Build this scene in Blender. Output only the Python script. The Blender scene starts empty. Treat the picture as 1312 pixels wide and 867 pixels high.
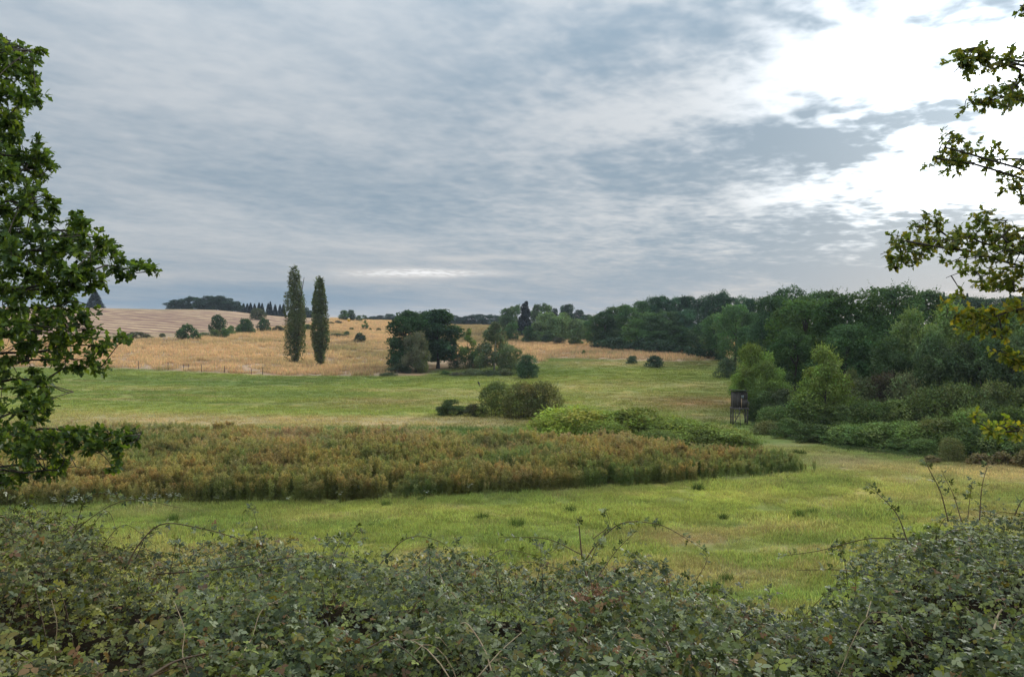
import bpy, math, random
import numpy as np

scene = bpy.context.scene
COL = scene.collection
R = math.radians
F, CX, CY, HY, CZ = 1064.6, 656.0, 433.5, 415.0, 10.0     # focal length in photo pixels, centre, eye level row, eye height
PITCH = math.atan((CY - HY) / F)

# ------------------------------------------------------------------ camera
cd = bpy.data.cameras.new('camera')
cam = bpy.data.objects.new('camera', cd); COL.objects.link(cam)
cam.location = (0, 0, CZ)
cam.rotation_euler = (math.pi / 2 - PITCH, 0, 0)
cd.sensor_width = 36.0
cd.lens = 36.0 * F / 1312.0
cd.clip_start = 0.05
cd.clip_end = 12000
scene.camera = cam

# ------------------------------------------------------------------ sky and sun
SUN_AZ, SUN_EL = R(30.8), R(12.5)
world = bpy.data.worlds.new('World'); scene.world = world; world.use_nodes = True
nt = world.node_tree; nt.nodes.clear()


def N(tree, kind, **kw):
    n = tree.nodes.new(kind)
    for k, v in kw.items():
        setattr(n, k, v)
    return n


def setin(tree, sock, v):
    if hasattr(v, 'is_output') or isinstance(v, bpy.types.NodeSocket):
        tree.links.new(v, sock)
    else:
        sock.default_value = v


def M(tree, op, a, b=0.0, c=0.0, clamp=False):
    n = N(tree, 'ShaderNodeMath', operation=op, use_clamp=clamp)
    setin(tree, n.inputs[0], a); setin(tree, n.inputs[1], b)
    if len(n.inputs) > 2:
        setin(tree, n.inputs[2], c)
    return n.outputs[0]


def smooth(tree, x, lo, hi, a=0.0, b=1.0):
    n = N(tree, 'ShaderNodeMapRange', interpolation_type='SMOOTHSTEP')
    setin(tree, n.inputs[0], x)
    n.inputs[1].default_value = lo; n.inputs[2].default_value = hi
    n.inputs[3].default_value = a; n.inputs[4].default_value = b
    return n.outputs[0]


def mixc(tree, f, a, b, mode='MIX'):
    n = N(tree, 'ShaderNodeMix', data_type='RGBA', blend_type=mode)
    setin(tree, n.inputs[0], f)
    for s, v in ((n.inputs[6], a), (n.inputs[7], b)):
        if isinstance(v, tuple):
            s.default_value = (*v, 1) if len(v) == 3 else v
        else:
            tree.links.new(v, s)
    return n.outputs[2]


def comb(tree, x, y, z):
    n = N(tree, 'ShaderNodeCombineXYZ')
    for i, v in enumerate((x, y, z)):
        setin(tree, n.inputs[i], v)
    return n.outputs[0]


def noise(tree, vec, scale, detail=5.0, rough=0.55, dist=0.0):
    n = N(tree, 'ShaderNodeTexNoise')
    tree.links.new(vec, n.inputs['Vector'])
    n.inputs['Scale'].default_value = scale
    n.inputs['Detail'].default_value = detail
    n.inputs['Roughness'].default_value = rough
    n.inputs['Distortion'].default_value = dist
    return n.outputs[0]


tc = N(nt, 'ShaderNodeTexCoord')
sep = N(nt, 'ShaderNodeSeparateXYZ'); nt.links.new(tc.outputs['Generated'], sep.inputs[0])
X, Y, Z = sep.outputs
el = M(nt, 'MULTIPLY', M(nt, 'ARCSINE', Z), 57.2958)
az = M(nt, 'MULTIPLY', M(nt, 'ARCTAN2', X, Y), 57.2958)
elp = M(nt, 'MAXIMUM', el, 0.0)
# cloud deck: the view direction cut with a high horizontal layer
den = M(nt, 'ADD', M(nt, 'MAXIMUM', Z, 0.0), 0.075)
ux = M(nt, 'DIVIDE', X, den); uy = M(nt, 'DIVIDE', Y, den)
A = R(-62)      # direction in which the cloud bands run
ur = M(nt, 'ADD', M(nt, 'MULTIPLY', ux, math.cos(A)), M(nt, 'MULTIPLY', uy, -math.sin(A)))
vr = M(nt, 'ADD', M(nt, 'MULTIPLY', ux, math.sin(A)), M(nt, 'MULTIPLY', uy, math.cos(A)))
pl = comb(nt, ux, uy, 0.0)
wx = M(nt, 'ADD', ur, M(nt, 'MULTIPLY', noise(nt, pl, 1.1, 3, 0.5), 0.9))
band = noise(nt, comb(nt, M(nt, 'MULTIPLY', wx, 0.55), vr, 3.1), 0.80, 4, 0.50, 0.5)
streak = noise(nt, comb(nt, M(nt, 'MULTIPLY', wx, 0.55), vr, 11.7), 2.3, 4, 0.50, 0.6)
mott = noise(nt, comb(nt, M(nt, 'MULTIPLY', ur, 0.80), vr, 7.3), 6.5, 3, 0.50, 0.25)
mott2 = noise(nt, comb(nt, M(nt, 'MULTIPLY', ur, 0.9), vr, 2.2), 14.0, 3, 0.5, 0.2)
wob = noise(nt, comb(nt, az, M(nt, 'MULTIPLY', el, 2.0), 1.7), 0.16, 4, 0.6)


def azel(px, py):
    a = math.atan((px - CX) / F)
    return math.degrees(a), math.degrees(math.atan((HY - py) / F * math.cos(a)))


def blob(px, py, w, h, slope=0.0):
    """soft patch of the cloud deck round one direction; w, h in degrees"""
    a0, e0 = azel(px, py)
    da = M(nt, 'SUBTRACT', az, a0)
    de = M(nt, 'SUBTRACT', M(nt, 'SUBTRACT', el, e0), M(nt, 'MULTIPLY', da, slope))
    de = M(nt, 'ADD', de, M(nt, 'MULTIPLY', M(nt, 'SUBTRACT', wob, 0.5), h * 2.2))
    q = M(nt, 'ADD', M(nt, 'POWER', M(nt, 'DIVIDE', M(nt, 'ABSOLUTE', da), w), 2.0),
          M(nt, 'POWER', M(nt, 'DIVIDE', M(nt, 'ABSOLUTE', de), h), 2.0))
    return M(nt, 'EXPONENT', M(nt, 'MULTIPLY', q, -1.0))


def add(*a):
    s = a[0]
    for b in a[1:]:
        s = M(nt, 'ADD', s, b)
    return s


def sc(x, k):
    return M(nt, 'MULTIPLY', x, k)


# thickness of the deck: broad veils, and small puffs towards the sun
puff = add(sc(M(nt, 'SUBTRACT', mott, 0.5), 1.5), sc(M(nt, 'SUBTRACT', mott2, 0.5), 0.8))
pw = add(0.34, sc(smooth(nt, az, -12.0, 16.0), 0.46))
pw = M(nt, 'MULTIPLY', pw, smooth(nt, el, 1.0, 8.0, 0.25, 1.0))
thick = add(sc(band, 0.85), sc(streak, 0.42), -0.11, M(nt, 'MULTIPLY', puff, pw))
thick = add(thick,
            sc(blob(1070, 168, 7.0, 1.5, 0.11), 0.48),     # dark bank below the glare
            sc(blob(850, 50, 9.5, 1.9, 0.10), 0.40),
            sc(blob(640, 130, 7.0, 2.0, 0.15), 0.16),
            sc(blob(880, 215, 10.0, 1.8, 0.06), 0.26),
            sc(blob(1200, 290, 12.0, 1.2, 0.02), 0.34),     # veil low under the sun
            sc(blob(1180, 350, 16.0, 2.2, 0.0), 0.50),
            sc(blob(480, 240, 14.0, 2.4, 0.05), 0.14),
            sc(blob(300, 380, 22.0, 0.8, 0.0), 0.35),
            sc(blob(1010, 100, 6.0, 1.4, 0.1), -0.26),
            sc(blob(800, 150, 4.0, 1.2, 0.05), -0.30),
            sc(blob(960, 260, 7.0, 0.8, 0.06), -0.20),
            sc(blob(250, 90, 12.0, 3.2, 0.0), -0.16),
            sc(blob(230, 280, 8.0, 1.5, 0.0), -0.14),
            sc(blob(540, 350, 4.2, 0.26, 0.008), -0.7),     # thin cream streak over the poplars
            sc(blob(610, 330, 3.0, 0.20, 0.03), -0.35))
tk = smooth(nt, thick, 0.10, 0.98)
# light scattered forward through the deck round the veiled sun
sd = (math.sin(SUN_AZ) * math.cos(SUN_EL), math.cos(SUN_AZ) * math.cos(SUN_EL), math.sin(SUN_EL))
ca = add(sc(X, sd[0]), sc(Y, sd[1]), sc(Z, sd[2]))
ang = sc(M(nt, 'ARCCOSINE', M(nt, 'MINIMUM', M(nt, 'MAXIMUM', ca, -1.0), 0.99999)), 57.2958)
g1 = M(nt, 'EXPONENT', sc(M(nt, 'POWER', M(nt, 'DIVIDE', ang, 7.0), 2.0), -0.7))
g2 = M(nt, 'EXPONENT', sc(ang, -1 / 7.0))
g3 = M(nt, 'EXPONENT', sc(ang, -1 / 30.0))
# overcast brightness grows towards the zenith
zp = M(nt, 'MAXIMUM', Z, 0.0)
base = add(0.208, sc(zp, -0.06), sc(M(nt, 'POWER', zp, 2.2), 0.82))
thin = add(sc(base, 1.32), sc(g3, 0.04), sc(g2, 0.50), sc(g1, 2.1), M(nt, 'MULTIPLY', sc(blob(540, 350, 4.4, 0.24, 0.008), 0.20), smooth(nt, mott2, 0.30, 0.65)))
dark = add(sc(base, 0.78), sc(g3, 0.03), sc(g2, 0.03), sc(g1, 0.05))
coldark = mixc(nt, smooth(nt, el, 0.0, 11.0), (0.68, 0.98, 1.30), (0.74, 1.0, 1.25))
colthin = mixc(nt, smooth(nt, el, 0.5, 7.0), (1.03, 1.0, 0.99), (0.94, 1.0, 1.06))


def cmul(col, v):
    n = N(nt, 'ShaderNodeVectorMath', operation='SCALE')
    nt.links.new(col, n.inputs[0]); nt.links.new(v, n.inputs['Scale'])
    return n.outputs[0]


cloud = mixc(nt, tk, cmul(colthin, thin), cmul(coldark, dark))
skyn = N(nt, 'ShaderNodeTexSky', sky_type='NISHITA')
skyn.sun_disc = False
skyn.sun_elevation = SUN_EL
skyn.sun_rotation = SUN_AZ
cl10 = N(nt, 'ShaderNodeVectorMath', operation='SCALE'); nt.links.new(cloud, cl10.inputs[0]); cl10.inputs['Scale'].default_value = 10.0
mixsky = mixc(nt, 0.975, skyn.outputs[0], cl10.outputs[0])
bg = N(nt, 'ShaderNodeBackground'); nt.links.new(mixsky, bg.inputs[0]); bg.inputs[1].default_value = 0.1
wo = N(nt, 'ShaderNodeOutputWorld'); nt.links.new(bg.outputs[0], wo.inputs[0])

sl = bpy.data.lights.new('sun', 'SUN'); sl.energy = 1.5; sl.angle = R(12); sl.color = (1.0, 0.93, 0.84)
sun = bpy.data.objects.new('sun', sl); COL.objects.link(sun)
sun.rotation_euler = (math.pi / 2 - SUN_EL, 0, math.pi - SUN_AZ)
sun.location = (300, 500, 120)

scene.view_settings.view_transform = 'Standard'
scene.view_settings.look = 'None'
scene.view_settings.exposure = 1.0
scene.view_settings.gamma = 1.0
scene.view_settings.use_curve_mapping = False
scene.render.engine = 'CYCLES'
scene.cycles.max_bounces = 6
scene.cycles.diffuse_bounces = 3
scene.cycles.glossy_bounces = 2
scene.cycles.transmission_bounces = 4
scene.cycles.transparent_max_bounces = 6
scene.cycles.volume_bounces = 0
scene.cycles.use_adaptive_sampling = True
scene.cycles.adaptive_threshold = 0.015
scene.cycles.use_denoising = True
scene.cycles.denoising_prefilter = 'ACCURATE'
scene.cycles.sample_clamp_indirect = 4.0
scene.cycles.caustics_reflective = False
scene.cycles.caustics_refractive = False


# ------------------------------------------------------------------ pixel <-> place
def P(px, py, Yd):
    """point seen at a photo pixel, at the forward distance Yd"""
    dx = (px - CX) / F; dy = -(py - CY) / F
    c, s = math.cos(PITCH), math.sin(PITCH)
    y = c + dy * s; z = -s + dy * c
    t = Yd / y
    return np.array((dx * t, Yd, CZ + z * t))


def proj(x, y, z):
    c, s = math.cos(PITCH), math.sin(PITCH)
    zz = z - CZ
    f = y * c - zz * s
    u = y * s + zz * c
    f = np.where(f < 0.3, 0.3, f)
    return CX + F * x / f, CY - F * u / f


# ------------------------------------------------------------------ terrain
near = [(-60, -1.6), (0, -1.65), (2, -1.98), (4, -2.3), (6, -2.7), (8, -3.15), (9.2, -3.45), (11, -4.3), (14, -6.0), (17, -7.1), (20, -7.55), (24, -7.9), (30, -8.35)]
cols = {
    -300: [(42, 643), (63, 571), (95, 520), (150, 471), (215, 437), (235, 431), (400, 396), (430, 392)],
    12: [(42, 643), (63, 571), (95, 520), (150, 471), (215, 437), (235, 431), (400, 396), (430, 392)],
    250: [(42, 643), (63, 571), (100, 515), (148, 476), (230, 436), (260, 428), (400, 399), (440, 395.5)],
    400: [(42, 643), (63, 571), (100, 515), (145, 481), (184, 465), (230, 445), (270, 430), (350, 411), (420, 407)],
    480: [(42, 641), (63, 571), (100, 515), (143, 481), (180, 465), (230, 443), (300, 425), (380, 412), (420, 411)],
    600: [(42, 639), (63, 571), (100, 515), (140, 482), (165, 470), (230, 448), (300, 431), (380, 418.5), (450, 417)],
    690: [(42, 637), (63, 571), (100, 512), (138, 484), (160, 468), (190, 458), (230, 444), (300, 432), (400, 420)],
    800: [(42, 634), (63, 571), (80, 540), (100, 515), (130, 487), (165, 463), (200, 450), (260, 436), (400, 420)],
    930: [(42, 631), (63, 571), (78, 543), (100, 515), (120, 495), (150, 478), (185, 457), (220, 447), (300, 430)],
    1060: [(42, 629), (60, 575), (78, 540), (100, 505), (130, 480), (200, 450), (400, 420)],
    1200: [(42, 627), (56, 587), (75, 545), (100, 500), (150, 460), (250, 430)],
    1312: [(42, 622), (50, 600), (75, 545), (100, 495), (150, 455), (250, 425)],
    1700: [(42, 622), (50, 600), (75, 545), (100, 495), (150, 455), (250, 425)],
}
ZEND = {-300: 9, 12: 9, 250: 8, 400: 3, 480: 1}
LY = np.concatenate([np.linspace(-60, 4, 60), np.exp(np.linspace(math.log(4.3), math.log(3000), 700))])
cpx = np.array(sorted(cols)); ca_ = (cpx - CX) / F
TAB = []
for p in cpx:
    pts = list(near) + [(y, -(py - HY) / F * y) for y, py in cols[p]]
    pts += [(600, ZEND.get(int(p), 0)), (3000, ZEND.get(int(p), 0) - 1)]
    a = np.array(pts)
    zz = np.interp(LY, a[:, 0], a[:, 1])
    k = np.exp(-0.5 * (np.arange(-12, 13) / 5.0) ** 2); k /= k.sum()
    zz = np.convolve(np.pad(zz, 12, 'edge'), k, 'valid')
    TAB.append(zz)
TAB = np.array(TAB)


def vnoise(x, y, seed=0):
    """smooth value noise, -1..1"""
    def h(i, j):
        n = np.sin(i * 127.1 + j * 311.7 + seed * 74.7) * 43758.5453
        return (n - np.floor(n)) * 2 - 1
    i = np.floor(x); j = np.floor(y); u = x - i; v = y - j
    u = u * u * (3 - 2 * u); v = v * v * (3 - 2 * v)
    return (h(i, j) * (1 - u) + h(i + 1, j) * u) * (1 - v) + (h(i, j + 1) * (1 - u) + h(i + 1, j + 1) * u) * v


SILx = [-220, -100, 12, 90, 150, 200, 260, 330, 420, 500, 560, 640, 700, 760, 820, 880, 950, 1030, 1062, 1100, 1150, 1200, 1312, 1420, 1560]
SILy = [640, 640, 650, 668, 704, 712, 700, 694, 704, 712, 706, 724, 728, 732, 728, 748, 778, 800, 765, 716, 684, 672, 660, 648, 640]


def hedge_bank(px, Yd):
    """smooth surface the brambles grow to, relative to the eye"""
    zs = -(np.interp(px, SILx, SILy) - HY) / F * 9.0
    tt = np.clip((Yd - 3.9) / 5.1, -.6, 1.0)
    return -1.72 + (zs + 1.72) * tt - np.clip(Yd - 9.0, 0, 5) * .75


def H(x, y):
    x = np.asarray(x, float); y = np.asarray(y, float)
    a = np.clip(x / np.maximum(y, 6.0), ca_[0], ca_[-1] - 1e-6)
    # smooth blend between the columns
    i = np.clip(np.searchsorted(ca_, a, side='right') - 1, 0, len(ca_) - 2)
    t = (a - ca_[i]) / (ca_[i + 1] - ca_[i])
    t = t * t * (3 - 2 * t)
    fy = np.interp(y, LY, np.arange(len(LY)))
    j = np.clip(fy.astype(int), 0, len(LY) - 2); w = fy - j
    z0 = TAB[i, j] * (1 - w) + TAB[i, j + 1] * w
    z1 = TAB[i + 1, j] * (1 - w) + TAB[i + 1, j + 1] * w
    z = z0 * (1 - t) + z1 * t
    bk = np.clip((y - 2.6) / 1.2, 0, 1) * np.clip((10.6 - y) / 1.6, 0, 1)
    bk = bk * bk * (3 - 2 * bk)
    z = z * (1 - bk) + (hedge_bank(CX + F * x / np.maximum(y, 2.0), y) - .62) * bk
    z = z + 0.06 * vnoise(x / 2.1, y / 2.1, 1) + 0.12 * vnoise(x / 7.0, y / 7.0, 2)
    return z + CZ


def ground_Y(px, py, lo=18.0, hi=520.0):
    """forward distance at which the ground shows at a photo pixel"""
    ys = np.exp(np.linspace(math.log(lo), math.log(hi), 900))
    xs = (px - CX) / F * ys
    _, q = proj(xs, ys, H(xs, ys))
    k = np.where(q <= py)[0]
    return float(ys[k[0]]) if len(k) else hi


# ------------------------------------------------------------------ materials
def newmat(name):
    m = bpy.data.materials.new(name); m.use_nodes = True
    m.node_tree.nodes.clear()
    return m, m.node_tree


def leaf_material(name, transl=0.35, gloss=0.05, rough=0.45, instanced=False):
    m, t = newmat(name)
    at = N(t, 'ShaderNodeAttribute', attribute_name='tint')
    if instanced:
        oi = N(t, 'ShaderNodeAttribute', attribute_name='itint', attribute_type='INSTANCER')
        other = oi.outputs['Color']
    else:
        oi = N(t, 'ShaderNodeObjectInfo')
        other = oi.outputs['Color']
    c = mixc(t, 1.0, at.outputs['Color'], other, 'MULTIPLY')
    d = N(t, 'ShaderNodeBsdfDiffuse'); t.links.new(c, d.inputs[0])
    tr = N(t, 'ShaderNodeBsdfTranslucent')
    c2 = mixc(t, 1.0, c, (1.08, 1.12, 0.75) if instanced else (1.25, 1.25, 0.55), 'MULTIPLY')
    t.links.new(c2, tr.inputs[0])
    mx = N(t, 'ShaderNodeMixShader'); mx.inputs[0].default_value = transl
    t.links.new(d.outputs[0], mx.inputs[1]); t.links.new(tr.outputs[0], mx.inputs[2])
    out = mx.outputs[0]
    if gloss > 0:
        g = N(t, 'ShaderNodeBsdfGlossy'); g.inputs['Roughness'].default_value = rough
        g.inputs['Color'].default_value = (0.9, 0.95, 1.0, 1)
        lw = N(t, 'ShaderNodeFresnel'); lw.inputs[0].default_value = 1.35
        f = M(t, 'MINIMUM', M(t, 'ADD', M(t, 'MULTIPLY', lw.outputs[0], gloss * 4), gloss * 0.5), gloss * 1.6)
        m2 = N(t, 'ShaderNodeMixShader'); t.links.new(f, m2.inputs[0])
        t.links.new(out, m2.inputs[1]); t.links.new(g.outputs[0], m2.inputs[2])
        out = m2.outputs[0]
    o = N(t, 'ShaderNodeOutputMaterial'); t.links.new(out, o.inputs[0])
    return m


def plain(name, c1, c2, scale=6.0, rough=0.85, stretch=(1, 1, 1), bump=0.3, spec=0.2):
    m, t = newmat(name)
    b = N(t, 'ShaderNodeBsdfPrincipled')
    b.inputs['Roughness'].default_value = rough
    b.inputs['Specular IOR Level'].default_value = spec
    tcn = N(t, 'ShaderNodeTexCoord')
    mp = N(t, 'ShaderNodeMapping'); mp.inputs['Scale'].default_value = stretch
    t.links.new(tcn.outputs['Object'], mp.inputs[0])
    n = noise(t, mp.outputs[0], scale, 5, 0.6)
    c = mixc(t, smooth(t, n, 0.3, 0.7), c1, c2)
    oi = N(t, 'ShaderNodeObjectInfo')
    v = M(t, 'ADD', M(t, 'MULTIPLY', oi.outputs['Random'], 0.4), 0.8)
    vm = N(t, 'ShaderNodeVectorMath', operation='SCALE'); t.links.new(c, vm.inputs[0]); t.links.new(v, vm.inputs['Scale'])
    t.links.new(vm.outputs[0], b.inputs['Base Color'])
    if bump:
        bp = N(t, 'ShaderNodeBump'); bp.inputs['Strength'].default_value = bump; bp.inputs['Distance'].default_value = 0.02
        t.links.new(n, bp.inputs['Height']); t.links.new(bp.outputs[0], b.inputs['Normal'])
    o = N(t, 'ShaderNodeOutputMaterial'); t.links.new(b.outputs[0], o.inputs[0])
    return m


MAT = {}
MAT['leaf'] = leaf_material('foliage', 0.30, 0.012, 0.55)
MAT['oakleaf'] = leaf_material('oak_leaf', 0.45, 0.02, 0.42)
MAT['bramleaf'] = leaf_material('bramble_leaf', 0.25, 0.027, 0.48)
MAT['igrass'] = leaf_material('grass_blade', 0.40, 0.0, instanced=True)
MAT['bark'] = plain('bark', (0.035, 0.028, 0.02), (0.10, 0.085, 0.065), 9, 0.95, (3, 3, 0.6), 0.6)
MAT['birchbark'] = plain('birch_bark', (0.55, 0.53, 0.48), (0.20, 0.18, 0.16), 5, 0.8, (1, 1, 2.5), 0.3)
MAT['cane'] = plain('cane', (0.06, 0.035, 0.022), (0.12, 0.08, 0.035), 30, 0.6, (1, 1, 1), 0.1)
MAT['deadstem'] = plain('dead_stem', (0.30, 0.21, 0.12), (0.42, 0.32, 0.19), 25, 0.8, (1, 1, 1), 0.1)
MAT['umbel'] = plain('dried_umbel', (0.20, 0.095, 0.05), (0.33, 0.18, 0.10), 60, 0.9, (1, 1, 1), 0.2)
MAT['wood'] = plain('weathered_wood', (0.055, 0.046, 0.040), (0.13, 0.115, 0.105), 7, 0.9, (6, 6, 0.7), 0.5)
MAT['palewood'] = plain('pale_wood', (0.30, 0.20, 0.12), (0.42, 0.30, 0.19), 7, 0.85, (6, 6, 0.7), 0.4)
MAT['felt'] = plain('roofing_felt', (0.04, 0.04, 0.042), (0.09, 0.09, 0.09), 12, 0.95)
MAT['road'] = plain('lane_surface', (0.20, 0.19, 0.19), (0.30, 0.28, 0.27), 1.5, 0.9)
MAT['yellow'] = plain('yellow_paint', (0.62, 0.36, 0.03), (0.70, 0.42, 0.04), 3, 0.5)
MAT['white'] = plain('white_paint', (0.72, 0.72, 0.70), (0.80, 0.80, 0.78), 3, 0.5)
MAT['feather'] = plain('feather', (0.012, 0.012, 0.014), (0.03, 0.03, 0.032), 40, 0.6)
mg, t = newmat('window_glass')
b = N(t, 'ShaderNodeBsdfPrincipled'); b.inputs['Base Color'].default_value = (0.35, 0.40, 0.42, 1)
b.inputs['Roughness'].default_value = 0.08; b.inputs['Specular IOR Level'].default_value = 0.9
o = N(t, 'ShaderNodeOutputMaterial'); t.links.new(b.outputs[0], o.inputs[0]); MAT['glass'] = mg


# ------------------------------------------------------------------ mesh helpers
class MB:
    def __init__(self):
        self.v, self.f, self.c, self.n = [], [], [], 0

    def add(self, v, faces, tint=(1, 1, 1)):
        v = np.asarray(v, np.float32).reshape(-1, 3)
        for fa in faces:
            self.f.append(np.asarray(fa, np.int64) + self.n)
        t_ = np.asarray(tint, np.float32)
        if t_.ndim == 1:
            t_ = np.tile(t_, (len(v), 1))
        self.v.append(v); self.c.append(t_); self.n += len(v)

    def mesh(self, name, mat, smooth_=False):
        me = bpy.data.meshes.new(name)
        v = np.concatenate(self.v); c = np.concatenate(self.c)
        me.vertices.add(len(v)); me.vertices.foreach_set('co', v.ravel())
        loops = np.concatenate([f.ravel() for f in self.f])
        sizes = np.concatenate([np.full(len(f), f.shape[1]) for f in self.f])
        me.loops.add(len(loops)); me.loops.foreach_set('vertex_index', loops.astype(np.int32))
        me.polygons.add(len(sizes))
        st = np.concatenate([[0], np.cumsum(sizes)[:-1]])
        me.polygons.foreach_set('loop_start', st.astype(np.int32))
        if smooth_:
            me.polygons.foreach_set('use_smooth', np.ones(len(sizes), bool))
        me.update(calc_edges=True)
        a = me.attributes.new('tint', 'FLOAT_COLOR', 'POINT')
        a.data.foreach_set('color', np.hstack([c, np.ones((len(c), 1), np.float32)]).astype(np.float32).ravel())
        me.materials.append(MAT[mat] if isinstance(mat, str) else mat)
        return me

    def build(self, name, mat, parent=None, smooth_=False):
        o = bpy.data.objects.new(name, self.mesh(name, mat, smooth_))
        COL.objects.link(o)
        if parent is not None:
            o.parent = parent
        return o


def nrm(a):
    return a / np.maximum(np.linalg.norm(a, axis=-1, keepdims=True), 1e-9)


def strip_template(st, cup=0.10, sag=0.0):
    """leaf outline from (along, half width) stations, folded along the midrib"""
    v, q, tr = [], [], []
    n = len(st)
    for u, w in st:
        z = -sag * u * u
        v += [(u, 0, z), (u, w, z + cup * w), (u, -w, z + cup * w)]
    for i in range(n - 1):
        a, b_ = 3 * i, 3 * (i + 1)
        q.append((a, b_, b_ + 1, a + 1)); q.append((a, a + 2, b_ + 2, b_))
    return np.array(v, float), [np.array(q)]


DIAMOND = (np.array([(0, 0, 0), (.5, .5, .07), (1, 0, 0), (.5, -.5, .07)], float), [np.array([(0, 3, 2, 1)])])
OAK = strip_template([(0, .02), (.28, .24), (.42, .13), (.62, .35), (.78, .20), (1, .08)], 0.25, 0.12)


def trefoil():
    lf = [(0, 0.0), (.30, .33), (.66, .29), (1.0, 0.0)]
    vs, fs, n = [], [], 0
    for ang_, L, ox in ((0, 1.0, .52), (1.15, .80, .22), (-1.15, .80, .22)):
        v = []
        for u, w in lf:
            z = -0.10 * u * u
            if w == 0:
                v.append((u, 0, z))
            else:
                v += [(u, 0, z), (u, w, z + .06), (u, -w, z + .06)]
        v = np.array(v) * L
        c, s = math.cos(ang_), math.sin(ang_)
        r = np.stack([v[:, 0] * c - v[:, 1] * s + ox, v[:, 0] * s + v[:, 1] * c, v[:, 2]], 1)
        vs.append(r)
        # 0 base; 1 mid 2 l 3 r; 4 mid 5 l 6 r; 7 tip
        fs.append(np.array([(0, 1, 2), (0, 3, 1), (1, 4, 5), (1, 5, 2), (1, 3, 6), (1, 6, 4), (4, 7, 5), (4, 6, 7)]) + n)
        n += len(v)
    v = np.concatenate(vs); v[:, :] *= 0.56
    return v, [np.concatenate(fs)]


TREFOIL = trefoil()
_v, _q = TREFOIL
TREFOIL_FAR = (_v[[i + 8 * k for k in range(3) for i in (0, 2, 7, 3)]] * (1, 1.1, 1), [np.array([(0, 1, 2, 3), (4, 5, 6, 7), (8, 9, 10, 11)])])


def stamp(mb, tmpl, pos, U, W, L, Wd, tint):
    tv, tf = tmpl
    n = len(pos); k = len(tv)
    U = nrm(U); V = nrm(np.cross(W, U)); W = np.cross(U, V)
    L = np.broadcast_to(np.asarray(L, float), (n,))[:, None, None]
    Wd = np.broadcast_to(np.asarray(Wd, float), (n,))[:, None, None]
    v = pos[:, None, :] + tv[None, :, 0:1] * L * U[:, None, :] + tv[None, :, 1:2] * Wd * V[:, None, :] + tv[None, :, 2:3] * L * W[:, None, :]
    off = (np.arange(n) * k)[:, None, None]
    faces = [(f[None] + off).reshape(-1, f.shape[1]) for f in tf]
    mb.add(v.reshape(-1, 3), faces, np.repeat(np.asarray(tint, float), k, axis=0))


def tube(mb, pts, rad, sides=6, tint=(1, 1, 1)):
    pts = np.asarray(pts, float); n = len(pts)
    rad = np.broadcast_to(np.asarray(rad, float), (n,))
    d = nrm(np.gradient(pts, axis=0))
    ref = np.array((0.31, 0.17, 0.93)) if abs(d[0][2]) < 0.9 else np.array((1.0, 0.1, 0))
    a = nrm(np.cross(d, ref)); b_ = np.cross(d, a)
    th = np.linspace(0, 2 * math.pi, sides, endpoint=False)
    v = pts[:, None] + rad[:, None, None] * (np.cos(th)[None, :, None] * a[:, None] + np.sin(th)[None, :, None] * b_[:, None])
    i = np.arange(n - 1)[:, None] * sides; j = np.arange(sides)[None]; j2 = (j + 1) % sides
    q = np.stack([i + j, i + j2, i + sides + j2, i + sides + j], -1).reshape(-1, 4)
    mb.add(v.reshape(-1, 3), [q, np.array([list(range(sides))[::-1]]), np.array([list(range((n - 1) * sides, n * sides))])], tint)


def curve_pts(ctrl, n=14):
    """smooth curve through control points"""
    c = np.asarray(ctrl, float)
    if len(c) == 2:
        return c[0] + (c[1] - c[0]) * np.linspace(0, 1, n)[:, None]
    c = np.vstack([2 * c[0] - c[1], c, 2 * c[-1] - c[-2]])
    out = []
    m = len(c) - 3
    for s in np.linspace(0, m - 1e-6, n):
        i = int(s); u = s - i
        p0, p1, p2, p3 = c[i:i + 4]
        out.append(0.5 * (2 * p1 + (p2 - p0) * u + (2 * p0 - 5 * p1 + 4 * p2 - p3) * u * u + (3 * p1 - p0 - 3 * p2 + p3) * u ** 3))
    return np.array(out)


def box(mb, x0, x1, y0, y1, z0, z1, tint=(1, 1, 1)):
    v = [(x, y, z) for z in (z0, z1) for y in (y0, y1) for x in (x0, x1)]
    mb.add(v, [np.array([(0, 2, 3, 1), (4, 5, 7, 6), (0, 1, 5, 4), (2, 6, 7, 3), (0, 4, 6, 2), (1, 3, 7, 5)])], tint)


def tag(o, label=None, cat=None, group=None, kind=None):
    if label: o['label'] = label
    if cat: o['category'] = cat
    if group: o['group'] = group
    if kind: o['kind'] = kind
    return o


def empty(name, loc, rz=0.0, scl=(1, 1, 1)):
    o = bpy.data.objects.new(name, None); COL.objects.link(o)
    o.location = loc; o.rotation_euler = (0, 0, rz); o.scale = scl
    o.empty_display_size = 0.3
    return o


def inst(name, me, parent, color=None):
    o = bpy.data.objects.new(name, me); COL.objects.link(o); o.parent = parent
    if color is not None:
        o.color = (*color, 1)
    return o


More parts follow.
